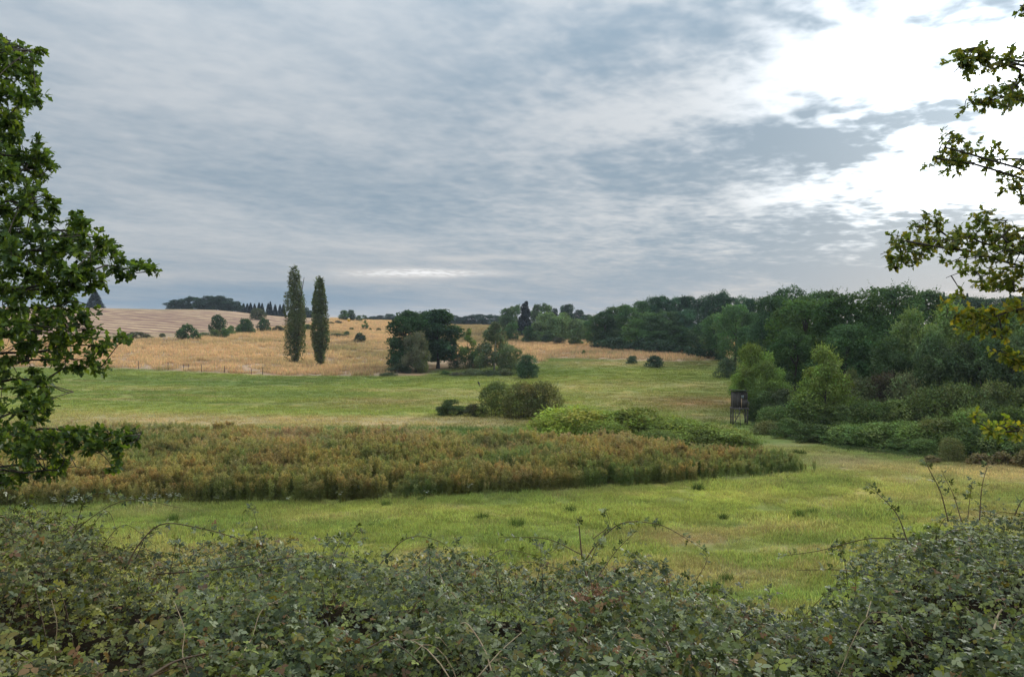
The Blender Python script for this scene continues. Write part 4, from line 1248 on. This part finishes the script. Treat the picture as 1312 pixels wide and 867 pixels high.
for sx_ in (-1, 1):
    for i in range(8):
        y0 = -hd + .02 + i * (2 * hd - .04) / 8
        part('plank', 'wood', hide, (sx_ * hw - .012, sx_ * hw + .012, y0 + .006, y0 + (2 * hd - .04) / 8 - .006, fl + .03, top - .05))
door = part('door', 'wood', hide, (.16, hw - .01, -hd - .03, -hd - .005, fl + .03, fl + .86))
part('door_post', 'palewood', door, (.075, .15, -hd - .05, -hd + .01, fl + .0, fl + .90))
part('door_rail', 'wood', door, (.155, hw, -hd - .05, -hd - .032, fl + .80, fl + .86))
win = part('window', 'wood', hide, (.07, .36, -hd - .03, -hd + .0, fl + .92, fl + .96), (.07, .36, -hd - .03, -hd, fl + 1.22, fl + 1.26), (.07, .105, -hd - .03, -hd, fl + .96, fl + 1.22), (.325, .36, -hd - .03, -hd, fl + .96, fl + 1.22), (.205, .225, -hd - .03, -hd, fl + .96, fl + 1.22))
part('pane', 'glass', win, (.105, .205, -hd - .015, -hd - .008, fl + .96, fl + 1.22)); part('pane', 'glass', win, (.225, .325, -hd - .015, -hd - .008, fl + .96, fl + 1.22))
mb = MB()
v = [(-hw - .16, -hd - .25, top + .16), (hw + .16, -hd - .25, top + .08), (hw + .16, hd + .22, top - .02), (-hw - .16, hd + .22, top + .04)]
v = v + [(a, b_, c + .06) for a, b_, c in v]
mb.add(v, [np.array([(3, 2, 1, 0), (4, 5, 6, 7), (0, 1, 5, 4), (1, 2, 6, 5), (2, 3, 7, 6), (3, 0, 4, 7)])])
roof = mb.build('roof', 'felt', hide)
part('roof_batten', 'palewood', roof, (-hw - .30, -hw - .12, -hd - .22, -hd - .16, top + .13, top + .19))
mb = MB(); tube(mb, [(-hw, -hd - .07, .05), (0.1, -hd - .07, fl - .1)], .035, 5); mb.build('brace', 'wood', hide)
mb = MB(); tube(mb, [(hw, -hd - .07, .1), (0.15, -hd - .07, fl - .1)], .035, 5); mb.build('brace', 'wood', hide)
for x_ in (-hw - .06, -.10, hw + .06):
    part('railing_post', 'wood', hide, (x_ - .035, x_ + .035, -hd - .33, -hd - .26, fl + .02, fl + .62) if x_ > 0 else (x_ - .035, x_ + .035, -hd - .33, -hd - .26, fl + .02, fl + .12))
part('railing', 'wood', hide, (.15, hw + .1, -hd - .325, -hd - .265, fl + .56, fl + .625))
lad = empty('ladder', (0, 0, 0)); lad.parent = hide
for x_ in (-.52, -.12):
    mb = MB(); tube(mb, [(x_, -hd - .95, -.1), (x_, -hd - .36, fl + .15)], .03, 5); mb.build('rail', 'wood', lad)
for i in range(6):
    u = (i + .6) / 6.5; yy, zz = -hd - .95 + .59 * u, -.1 + (fl + .25) * u
    mb = MB(); tube(mb, [(-.54, yy - .03, zz), (-.10, yy - .03, zz)], .022, 5); mb.build('rung', 'wood', lad)

# small things on the fields
for i, px in enumerate((177, 215, 235, 241, 258, 287, 322, 336)):
    Yd = ground_Y(px, np.interp(px, DRYx, DRYy) - .2, 60); x = (px - CX) / F * Yd; z = float(H(x, Yd))
    mb = MB(); hh = (1.5, 1.45, 1.2, 1.2, 1.35, 1.25, 1.1, 1.3)[i]
    tube(mb, [(0, 0, -.3), (.03 * math.sin(i * 3), 0, hh * .6), (.08 * math.sin(i * 3), 0, hh)], [.055, .05, .045], 6)
    o = mb.build('fence_post', 'wood'); o.location = (x, Yd, z)
    tag(o, 'thin weathered fence post on the edge of dry grass and green field', 'fence post', 'fence posts along the dry grass edge')
Yd = ground_Y(447, 413, 200); x = (447 - CX) / F * Yd; z = float(H(x, Yd))
mk = empty('marker_post', (x, Yd, z)); tag(mk, 'yellow marker with pale cap before the crest trees', 'marker')
part('post', 'wood', mk, (-.06, .06, -.06, .06, -.3, .9)); part('panel', 'yellow', mk, (-.6, .6, -.2, .12, .45, 1.55)); part('cap', 'white', mk, (-.25, .25, -.22, .2, 1.56, 1.95))

# bird on the thicket
bp_ = P(613, 491.5, ground_Y(630, 533, 30))
mb = MB()
tube(mb, curve_pts([(-.13, 0, -.10), (-.08, 0, 0), (-.02, 0, .09), (.02, 0, .17), (.06, 0, .20), (.10, 0, .19)], 10), [.015, .045, .075, .085, .08, .065, .05, .042, .03, .008], 8)
bd = empty('bird', bp_ + (0, 0, 0), R(160)); tag(bd, 'small dark bird perched on a twig of the thorn thicket', 'bird')
mb.build('body', 'feather', bd, True)
mb = MB(); tube(mb, [(-.10, 0, -.06), (-.22, 0, -.22)], [.03, .035], 5); mb.build('tail', 'feather', bd)
mb = MB(); tube(mb, [(0, 0, .04), (.01, 0, -.12)], [.008, .006], 4); mb.build('leg', 'feather', bd)
pt = MB(); tw = P(640, 520, bp_[1]); tube(pt, curve_pts([tw, (tw + bp_) / 2 + (0, 0, -.2), bp_ + (0, 0, -.12)], 8), np.linspace(.03, .012, 8), 5)
pt = pt.build('twig', 'bark'); tag(pt, 'bare twig under the bird on the thorn thicket', 'twig')

# ------------------------------------------------------------------ near oaks
OAKCOLS = np.array([(.085, .140, .028), (.105, .165, .030), (.070, .120, .030), (.145, .200, .034), (.062, .105, .034)])


def leaf_parts(parent, mesh_list, pos, U, W, L, tint, name='leaf'):
    """the largest leaves as single objects sharing a few meshes"""
    from mathutils import Matrix
    U = nrm(U); V = nrm(np.cross(W, U)); W = np.cross(U, V)
    for i in range(len(pos)):
        o = bpy.data.objects.new(name, mesh_list[i % len(mesh_list)]); COL.objects.link(o)
        o.parent = parent
        m = Matrix((U[i] * L[i], V[i] * L[i], W[i] * L[i])).transposed().to_4x4(); m.translation = pos[i]
        o.matrix_local = m
        o.color = (*tint[i], 1)


def single_leaf(tmpl, name, mat, wd=1.0):
    mb = MB(); stamp(mb, tmpl, np.zeros((1, 3)), np.array([(1., 0, 0)]), np.array([(0, 0, 1.)]), 1.0, wd, np.ones((1, 3)))
    return mb.mesh(name, mat)


OAKMESH = [single_leaf(OAK, 'oak_leaf', 'oakleaf', w_) for w_ in (.95, 1.1)]
BRAMESH = [single_leaf(TREFOIL, 'bramble_leaf', 'bramleaf', w_) for w_ in (.95, 1.12)]


def near_oak(label, base_px, Yb, htop, limbs, clusters, seed, nl, cols, lmain=.10, rl=.028, fill=False):
    """limbs: lists of points; clusters: (centre, radius, leaves, colour shift)"""
    g = np.random.default_rng(seed)
    x = (base_px - CX) / F * Yb; z = float(H(x, Yb)) - .1
    root = np.array((x, Yb, z))
    o = empty('oak_tree', root); tag(o, label, 'tree')
    tm = MB(); u = np.linspace(0, 1, 12)
    tp = np.column_stack([.25 * np.sin(u * 4 + seed), .2 * np.cos(u * 3.3), u * (htop - z)])
    tube(tm, tp, .30 * (1 - .75 * u) * (1 + .5 * np.exp(-u * 14)), 10); tm.build('trunk', 'bark', o, True)
    lpts = []
    for l in limbs:
        l = np.array(l) - root
        zs = max(l[0][2] - .8, 1.0); ti = tp[int(np.clip(np.searchsorted(tp[:, 2], zs), 1, 10))]
        c = curve_pts(np.vstack([ti, l]), 16)
        c[1:-1] += g.normal(0, .025, (14, 3))
        mb = MB(); tube(mb, c, np.linspace(rl, .003, 16), 6); mb.build('limb', 'bark', o, True)
        lpts.append(c[5:])
        if fill:
            for u in range(3, 12):
                clusters = clusters + [(c[u] + root + g.normal(0, .14, 3), .16, 21, (1, 1, 1))] if proj(*(c[u] + root))[0] > 1335 else clusters
    lp = np.vstack(lpts)
    tw = MB(); PP, UU, WW, LL, TT = [], [], [], [], []
    for cen, rad, n, shift in clusters:
        c = np.array(cen) - root
        i = np.argmin(np.linalg.norm(lp - c, axis=1)); s = lp[i]
        ns = max(1, int(n / 7))
        if np.linalg.norm(c - s) < 1.2:
            tube(tw, curve_pts([s, s * .5 + c * .5 + g.normal(0, .03, 3), c], 5), np.linspace(.007, .003, 5), 4)
        for k_ in range(ns):
            e = c + nrm(g.normal(0, 1, 3)) * rad * g.uniform(.2, 1.0) * (1, .9, .8)
            tube(tw, np.array([c, c * .5 + e * .5 + (0, 0, .01), e]), [.003, .002, .0015], 3)
            d = nrm(nrm(e - s) * .5 + nrm(e - c) + (0, 0, 1e-3))
            for j in range(7):
                a = e - d * g.uniform(0, .10) * (j > 2)
                PP.append(a); UU.append(d * g.uniform(.2, 1.2) + g.normal(0, .65, 3) + (0, 0, -.10)); WW.append(g.normal(0, .55, 3) + (0, 0, 1.0))
                LL.append(lmain * g.uniform(.65, 1.15))
                TT.append(cols[g.integers(len(cols))] * g.uniform(.75, 1.3) * np.array(shift))
    tag(tw.build('twigs', 'bark', o), kind='stuff')
    PP, UU, WW, LL, TT = map(np.array, (PP, UU, WW, LL, TT))
    q, w_ = proj(*(PP + root).T)
    vis = (q > 5) & (q < 1305) & (w_ > 5)
    order = np.argsort(np.where(vis, (PP + root)[:, 1] / LL, 1e9))
    a, b_ = order[:300], order[300:]
    leaf_parts(o, OAKMESH, PP[a], UU[a], WW[a], LL[a], TT[a])
    cm = MB(); stamp(cm, OAK, PP[b_], UU[b_], WW[b_], LL[b_], LL[b_], TT[b_])
    cr = cm.build('crown', 'oakleaf', o); cr['kind'] = 'stuff'
    return o


og = np.random.default_rng(5)
OYx = [-40, 46, 58, 80, 100, 130, 150, 170, 200, 215, 240, 262, 275, 290, 310, 325, 338, 350, 365, 382, 400, 420, 440, 455, 475, 490, 505, 520, 535, 548, 560, 575, 592, 610, 625, 640]
OXx = [-60, -40, 38, 46, 52, 56, 26, 26, 70, 58, 58, 64, 92, 122, 138, 150, 165, 150, 138, 112, 128, 120, 126, 130, 134, 112, 92, 84, 78, 100, 130, 120, 108, 100, 80, 30]
cl = []
y_ = -30.0
while y_ < 628:
    xr = float(np.interp(y_, OYx, OXx)); xx = xr - 11 + og.normal(0, 3)
    while xx > -150:
        ed = (xr - xx)
        gap = .28 if y_ > 470 else .12
        if og.random() > gap and not (480 < y_ < 540 and xx > 62 and og.random() < .6):
            Yd = 9.3 + og.normal(0, .55) + (0 if ed < 40 else og.uniform(-.6, .9))
            sh = (1, 1, 1) if og.random() < .85 else (1.35, 1.25, 1.0)
            cl.append((P(xx + og.normal(0, 4), y_ + og.normal(0, 5), Yd), og.uniform(.10, .19), 56 if xx > -10 else 14, sh))
        xx -= og.uniform(13, 20)
    y_ += og.uniform(11, 16)
for px, py in ((176, 336), (188, 342), (196, 346), (170, 345), (162, 352), (158, 330), (146, 320), (150, 432), (140, 438), (132, 447), (160, 431), (150, 560), (164, 558), (176, 556), (130, 552), (140, 556), (120, 560), (110, 555), (135, 566), (150, 572), (160, 566), (170, 560), (100, 550), (90, 556), (152, 585), (146, 600), (140, 572), (60, 205), (66, 212), (50, 66), (30, 62)):
    cl.append((P(px, py, 9.2 + og.normal(0, .15)), .075, 28, (1.05, 1.05, 1)))
limbs = []
for pts in ([(-60, 40), (0, 60), (38, 64)], [(-90, 130), (-10, 120), (45, 120)], [(-90, 220), (0, 215), (62, 208)], [(-100, 330), (-20, 300), (60, 300), (130, 305)], [(-120, 400), (0, 375), (90, 360), (150, 340), (196, 346)],
            [(-120, 450), (0, 430), (70, 420), (118, 415)], [(-110, 470), (20, 452), (95, 446), (160, 431)], [(-120, 520), (0, 490), (70, 480), (130, 470)], [(-110, 590), (0, 560), (70, 548), (125, 556), (180, 556)], [(-120, 640), (-10, 600), (60, 590), (105, 600)], [(-100, 300), (0, 270), (70, 262)]):
    limbs.append([P(a, b_, 9.3 + og.normal(0, .25)) for a, b_ in pts])
for yy in np.arange(20, 620, 34):
    xr = float(np.interp(yy, OYx, OXx))
    limbs.append([P(-110, yy + 25 + og.normal(0, 8), 9.4), P(-40, yy + 8 + og.normal(0, 6), 9.3 + og.normal(0, .3)), P(xr * .55, yy + og.normal(0, 8), 9.3 + og.normal(0, .3)), P(xr - 10, yy + og.normal(0, 5), 9.3)])
near_oak('leafy oak with low drooping branches above the bramble hedge', -270, 9.6, 16.5, limbs, cl, 3, 0, OAKCOLS * .9, .088)

YELL = np.array([(.150, .175, .032), (.120, .160, .032), (.20, .185, .032), (.095, .135, .034)])
branches = [
    ([(1420, 110), (1330, 85), (1290, 82), (1250, 80), (1222, 93)], 11, (1, 1, 1)), ([(1330, 85), (1308, 104), (1298, 112)], 10, (1, 1, 1)), ([(1262, 72), (1248, 66), (1236, 72)], 8, (1, 1, 1)),
    ([(1420, 150), (1312, 126), (1275, 130), (1246, 131)], 9, (1, 1, 1)), ([(1320, 130), (1290, 138)], 8, (1, 1, 1)),
    ([(1420, 210), (1320, 206), (1270, 207), (1230, 208), (1203, 192)], 12, (1, 1, 1)), ([(1230, 208), (1214, 214)], 9, (1, 1, 1)), ([(1245, 200), (1215, 182)], 8, (1, 1, 1)),
    ([(1400, 240), (1320, 240), (1300, 240)], 13, (1.1, 1, 1)),
    ([(1450, 350), (1312, 322), (1240, 304), (1180, 312), (1128, 326)], 12, (1, 1, 1)), ([(1312, 322), (1290, 288), (1244, 276)], 16, (1, 1, 1)), ([(1330, 345), (1270, 350), (1212, 356)], 16, (1, 1, 1)),
    ([(1340, 370), (1290, 366), (1270, 372)], 14, (1, 1, 1)), ([(1240, 304), (1200, 292), (1166, 290)], 11, (1, 1, 1)), ([(1190, 312), (1160, 332), (1142, 340)], 9, (1, 1, 1)), ([(1350, 315), (1290, 325), (1230, 330)], 18, (1, 1, 1)), ([(1350, 300), (1300, 305), (1265, 300)], 16, (1, 1, 1)),
    ([(1450, 400), (1312, 396), (1260, 410), (1212, 406)], 11, (1.5, 1.35, 1)), ([(1312, 396), (1280, 420), (1240, 424)], 8, (1.3, 1.2, 1)),
    ([(1420, 450), (1330, 462), (1300, 464), (1290, 456)], 9, (1.4, 1.3, 1)), ([(1400, 540), (1312, 546), (1278, 550), (1250, 538)], 9, (1.5, 1.5, 1)), ([(1340, 20), (1318, 14)], 9, (1, 1, 1)),
]
cl, limbs = [], []
for pts, sp, sh in branches:
    Yb = 9.0 + og.normal(0, .35)
    pp = [P(a, b_, Yb + og.normal(0, .06)) for a, b_ in pts]
    limbs.append(pp)
    c = curve_pts(pp, 40)
    seg = np.linalg.norm(np.diff(c, axis=0), axis=1).sum()
    for u in np.arange(.05, 1.0, .085 / seg):
        e = c[int(u * 39)] + np.array((og.normal(0, 1), og.normal(0, 1.6), og.normal(.1, 1))) * sp * .6 / F * Yb
        cl.append((e, .085 + sp * .0068, 21, sh))
near_oak('oak branches reaching in with sparse yellow green leaves', 1580, 9.6, 16.0, limbs, cl, 4, 0, YELL, .078, .017, True)

# ------------------------------------------------------------------ brambles
def bramble_top(px, Yd):
    """height of the bramble surface"""
    z = hedge_bank(px, Yd)
    tt = np.clip((Yd - 3.9) / 5.1, -.6, 1.0)
    x = (px - CX) / F * Yd
    z = z + .26 * vnoise(x / .85 + 3, Yd / .8, 41) * (1 - .5 * tt) + .20 * vnoise(x / .36, Yd / .33, 42) + .05 * vnoise(x / .17, Yd / .17, 43) - .08
    return z + CZ


BCOL = np.array([(.078, .102, .032), (.046, .064, .024), (.115, .142, .038), (.195, .220, .050), (.200, .218, .115)])
OLD = np.array([(.20, .16, .03), (.17, .085, .035), (.13, .10, .04), (.22, .13, .05)])


def cane(o, pts, r0, r1, leafy, seed, mats='cane', size=.068, n=22):
    g = np.random.default_rng(seed)
    loc = np.array(o.location)
    c = curve_pts([np.array(p_) - loc for p_ in pts], n)
    mb = MB(); tube(mb, c, np.linspace(r0, r1, n), 6)
    mb.build('cane', mats, o, True)
    if not leafy:
        return [], [], [], [], []
    L_ = np.linalg.norm(np.diff(c, axis=0), axis=1).sum()
    k = int(L_ * leafy * 1.8)
    i = g.integers(int(n * .25), n, k); d = nrm(np.gradient(c, axis=0))[i]
    side = nrm(np.cross(d, g.normal(0, 1, (k, 3))))
    U = side + d * .5 + (0, 0, .1)
    return list(c[i] + side * .012), list(U), list(g.normal(0, .45, (k, 3)) + (0, -.15, 1)), list(size * g.uniform(.6, 1.2, k)), list(BCOL[g.integers(0, 5, k)] * g.uniform(.8, 1.4, (k, 1)))


def bramble(px0, px1, label, seed, canes, dead=.06, tone=(1, 1, 1)):
    g = np.random.default_rng(seed)
    pc = (px0 + px1) / 2; Yc = 6.5
    xb = (pc - CX) / F * Yc
    root = np.array((xb, Yc, float(H(xb, Yc))))
    o = empty('bramble_bush', root); tag(o, label, 'bramble')
    area = (px1 - px0) / F * (10.2 ** 2 - 3.0 ** 2) / 2
    n = int(area * 1500)
    # denser near the eye where gaps would show
    Yd = np.sqrt(g.uniform(3.4 ** 2, 10.2 ** 2, n)); k_ = int(n * .26); Yd[:k_] = np.sqrt(g.uniform(3.4 ** 2, g.uniform(4.5, 8.5, k_) ** 2))
    px = g.uniform(px0, px1, n) + g.normal(0, 10, n)
    x = (px - CX) / F * Yd
    dep = np.where(g.random(n) < .7, np.abs(g.normal(0, .08, n)), g.uniform(0, .7, n)) - .03
    dep = np.where(g.random(n) < .06, -g.uniform(.02, .22, n), dep)
    z = bramble_top(px, Yd) - dep
    hz = H(x, Yd)
    k = z > hz + .02
    # open places let the meadow show between the arching canes
    op = (vnoise(x / .55, Yd / .5, 47) > .25) & (Yd > 7.6)
    k &= ~(op & (g.random(n) < .7))
    hol = np.clip(.05 - 1.3 * vnoise(x / .36, Yd / .33, 42) - .7 * vnoise(x / .85 + 3, Yd / .8, 41), 0, .96)
    hol = np.minimum(hol, np.interp(Yd, [4.5, 8.5], [.80, .94]))
    k &= g.random(n) > hol
    PP = np.column_stack([x, Yd, z])[k] - root; m = len(PP); dk = dep[k]
    WW = g.normal(0, .55, (m, 3)) + (0, -.42, 1.0)
    a = g.uniform(0, 6.283, m); UU = np.column_stack([np.cos(a), np.sin(a), g.normal(-.15, .25, m)])
    LL = .072 * g.uniform(.40, 1.05, m) * (1 + .45 * (g.random(m) < .15))
    TT = BCOL[g.integers(0, 5, m)] * g.uniform(.42, 1.3, (m, 1)) * np.array(tone)
    patch = vnoise((PP[:, 0] + xb) / .6, (PP[:, 1] + Yc) / .5, 44)
    lig = np.clip(patch, 0, 1)[:, None] * .45
    TT = TT * (1 - lig) + TT * np.array((1.45, 1.3, .9)) * lig
    od = g.random(m) < dead * (1 + 1.5 * np.clip(vnoise((PP[:, 0] + xb) / .5, (PP[:, 1] + Yc) / .5, 46), -.6, 1))
    TT[od] = OLD[g.integers(0, 4, od.sum())] * g.uniform(.6, 1.2, (od.sum(), 1))
    ex = [[], [], [], [], []]
    for i, (pts, r0, r1, lf, mt) in enumerate(canes):
        r = cane(o, [P(*p_) for p_ in pts], r0, r1, lf, seed * 31 + i, mt)
        for s, v in zip(ex, r):
            s += v
    # thin canes tangled through the leaves
    for i in range(int(area * 1.8)):
        p0, y0 = g.uniform(px0, px1), g.uniform(3.6, 9.3)
        l_ = g.uniform(60, 190) * g.choice([-1, 1])
        ctrl = []
        for u in np.linspace(0, 1, 5):
            qx = p0 + l_ * u; qy = y0 + (u - .3) * g.uniform(-.5, .8)
            xx = (qx - CX) / F * qy
            ctrl.append((xx, qy, float(bramble_top(np.array(qx), np.array(qy))) - .06 + .20 * math.sin(u * 3.1) * g.uniform(.2, 1) - (.3 if u in (0., 1.) else 0)))
        r = cane(o, ctrl, .0045, .002, 9 if g.random() < .6 else 0, seed * 77 + i, 'cane' if g.random() < .75 else 'deadstem', n=12)
        for s, v in zip(ex, r):
            s += v
    # young shoots standing out of the mass
    for i in range(int((px1 - px0) / 22)):
        p0, y0 = g.uniform(px0, px1), g.uniform(6.5, 9.2)
        b0 = float(bramble_top(np.array(p0), np.array(y0))); hh = g.uniform(.12, .45); dx = g.normal(0, 38)
        ctrl = [((p0 + dx * u - CX) / F * y0, y0 + .1 * u * g.normal(), b0 - .15 + (hh + .15) * math.sin(u * g.uniform(1.2, 2.6)) ) for u in (0, .35, .7, 1.0)]
        r = cane(o, ctrl, .004, .0015, 26, seed * 91 + i, n=10)
        for s_, v in zip(ex, r):
            s_ += v
    if ex[0]:
        PP = np.vstack([PP, np.array(ex[0])]); UU = np.vstack([UU, np.array(ex[1])]); WW = np.vstack([WW, np.array(ex[2])]); LL = np.concatenate([LL, ex[3]]); TT = np.vstack([TT, np.array(ex[4])])
        dk = np.concatenate([dk, np.zeros(len(ex[0])) - .1])
    q, w_ = proj(*(PP + root).T)
    vis = (q > 0) & (q < 1312) & (w_ < 860) & (dk < .06)
    order = np.argsort(np.where(vis, (PP + root)[:, 1] / LL, 1e9))
    a, b_ = order[:300], order[300:]
    leaf_parts(o, BRAMESH, PP[a], UU[a], WW[a], LL[a] , TT[a])
    cm = MB(); fa = (PP + root)[:, 1] + g.normal(0, .7, len(PP)) > 6.0
    hi, lo_ = b_[~fa[b_]], b_[fa[b_]]
    stamp(cm, TREFOIL, PP[hi], UU[hi], WW[hi], LL[hi], LL[hi], TT[hi])
    stamp(cm, TREFOIL_FAR, PP[lo_], UU[lo_], WW[lo_], LL[lo_], LL[lo_], TT[lo_])
    f_ = cm.build('foliage', 'bramleaf', o); f_['kind'] = 'stuff'
    return o


C_, D_ = 'cane', 'deadstem'
bramble(-420, 225, 'bramble mound beneath the low oak branches', 1, [
    ([(60, 720, 8.0), (110, 668, 8.2), (165, 640, 8.4), (230, 650, 8.6)], .006, .002, 16, C_), ([(130, 700, 8.4), (160, 672, 8.4), (200, 700, 8.4)], .004, .002, 10, C_),
    ([(78, 867, 4.2), (70, 835, 4.4), (73, 800, 4.45), (66, 768, 4.5)], .0026, .0012, 0, D_), ([(10, 760, 6), (60, 700, 7), (120, 690, 7.6)], .005, .002, 12, C_), ([(100, 700, 8), (135, 655, 8.2), (150, 680, 8.2)], .004, .002, 10, C_)], .13, (1.12, 1.0, .8))
bramble(225, 470, 'bramble mound with a high arching cane over dark gaps', 2, [
    ([(160, 730, 7.6), (178, 697, 7.7), (208, 671, 7.8), (255, 676, 7.9), (305, 690, 8.0), (350, 715, 8.0)], .008, .003, 14, C_), ([(200, 735, 7.2), (290, 728, 7.3), (400, 712, 7.6), (470, 735, 7.7)], .006, .003, 12, C_),
    ([(243, 867, 4.3), (234, 838, 4.4), (236, 806, 4.5), (224, 772, 4.6)], .0034, .0018, 0, D_), ([(300, 850, 4.4), (322, 818, 4.8), (335, 782, 5.0), (362, 765, 5.2)], .003, .0015, 8, D_), ([(190, 867, 4.0), (230, 845, 4.2), (300, 830, 4.5)], .008, .004, 0, C_)], .07)
bramble(470, 690, 'dense bramble mound with bent dry stalks', 3, [
    ([(480, 730, 8.2), (520, 690, 8.4), (560, 692, 8.5), (590, 715, 8.5)], .006, .002, 16, C_), ([(632, 867, 4.0), (620, 830, 4.1), (600, 800, 4.2), (590, 798, 4.2)], .004, .0025, 0, D_), ([(612, 867, 4.0), (640, 835, 4.1), (668, 810, 4.2)], .0035, .002, 0, D_),
    ([(470, 830, 4.5), (500, 820, 4.6), (540, 850, 4.4)], .005, .002, 10, C_), ([(600, 740, 7.8), (640, 705, 8.0), (690, 712, 8.1)], .005, .002, 14, C_)], .08)
bramble(690, 1000, 'bramble bush with tall dark shoot and rusty dried flower heads', 4, [
    ([(754, 745, 7.6), (746, 715, 7.7), (742, 675, 7.8), (740, 668, 7.8)], .010, .004, 10, C_), ([(748, 720, 7.7), (770, 690, 7.8), (800, 669, 7.9), (845, 672, 8.0), (880, 690, 8.1), (905, 705, 8.2)], .007, .002, 18, C_), ([(745, 710, 7.7), (700, 690, 7.8), (640, 688, 7.9)], .006, .002, 14, C_),
    ([(765, 740, 7.6), (790, 705, 7.8), (815, 680, 7.9)], .005, .002, 16, C_), ([(870, 867, 4.6), (850, 815, 4.9), (815, 780, 5.2)], .008, .004, 0, C_), ([(760, 690, 7.7), (780, 672, 7.8), (775, 652, 7.8)], .004, .002, 22, C_), ([(880, 760, 7.4), (905, 720, 7.6), (900, 705, 7.6)], .004, .002, 16, C_)], .10)
bramble(1000, 1760, 'tall bramble mound with upright shoots over the meadow edge', 5, [
    ([(1215, 668, 7.4), (1205, 630, 7.5), (1190, 600, 7.6), (1186, 590, 7.6)], .006, .002, 22, C_), ([(1232, 668, 7.4), (1222, 635, 7.5), (1208, 606, 7.6)], .005, .002, 22, C_), ([(1255, 666, 7.4), (1258, 625, 7.5), (1266, 592, 7.6)], .006, .002, 24, C_),
    ([(1165, 700, 7.4), (1150, 660, 7.5), (1128, 635, 7.6), (1112, 622, 7.7)], .006, .002, 30, C_), ([(1160, 690, 7.4), (1110, 690, 7.5), (1050, 705, 7.6), (1000, 712, 7.7)], .006, .002, 10, C_), ([(1130, 740, 6.8), (1080, 730, 7), (1020, 730, 7.2)], .006, .002, 12, C_),
    ([(1240, 664, 7.4), (1243, 635, 7.5), (1246, 615, 7.5)], .004, .002, 24, C_), ([(1300, 660, 7), (1310, 640, 7), (1330, 625, 7)], .005, .002, 16, C_), ([(1272, 812, 4.6), (1278, 790, 4.7), (1284, 780, 4.7)], .006, .005, 0, D_), ([(1110, 790, 5.5), (1116, 770, 5.6)], .004, .003, 0, D_)], .05)

# dried flower heads
for i, (px, py, sz, hgt) in enumerate(((768, 756, .13, .9), (795, 762, .09, .8), (745, 765, .08, .8), (752, 783, .07, .7), (800, 797, .06, .6))):
    g = np.random.default_rng(600 + i); Yd = 6.0 + .1 * i
    c = P(px, py, Yd)
    o = empty('dried_flower_head', c - (0, 0, hgt)); tag(o, 'rusty brown dried umbel standing in the bramble bush', 'dried flower', 'dried umbels in the brambles')
    mb = MB(); tube(mb, [(0.03, 0, 0), (.02, 0, hgt * .5), (0, 0, hgt * .86)], [.006, .005, .004], 5); mb.build('stem', 'deadstem', o)
    mb = MB()
    n = int(26 * sz / .09)
    for k in range(n):
        a, l = g.uniform(0, 6.28), sz * math.sqrt(g.uniform(0, 1))
        e = np.array((math.cos(a) * l, math.sin(a) * l, hgt + .02 * g.normal() - l * l * 1.5))
        tube(mb, [(0, 0, hgt * .86), e * (.6, .6, 1) - (0, 0, .02), e], [.002, .0015, .001], 3)
        m_ = 16; p2 = e + g.normal(0, .012, (m_, 3))
        stamp(mb, DIAMOND, p2, g.normal(0, 1, (m_, 3)), g.normal(0, 1, (m_, 3)), .016, .010, np.ones((m_, 3)))
    mb.build('umbel', 'umbel', o)

# ------------------------------------------------------------------ air
hz = bpy.data.materials.new('air'); hz.use_nodes = True; t = hz.node_tree; t.nodes.clear()
pv = N(t, 'ShaderNodeVolumePrincipled'); pv.inputs['Color'].default_value = (0.74, 0.86, 1.0, 1); pv.inputs['Density'].default_value = 0.00014
pv.inputs['Anisotropy'].default_value = 0.0
o = N(t, 'ShaderNodeOutputMaterial'); t.links.new(pv.outputs[0], o.inputs['Volume'])
mb = MB(); box(mb, -2600, 2600, -120, 1600, float(GZ.min()) - 1.0, 36.0)
haze = mb.build('haze', hz); tag(haze, 'thin pale haze over the whole valley', 'haze', None, 'stuff')
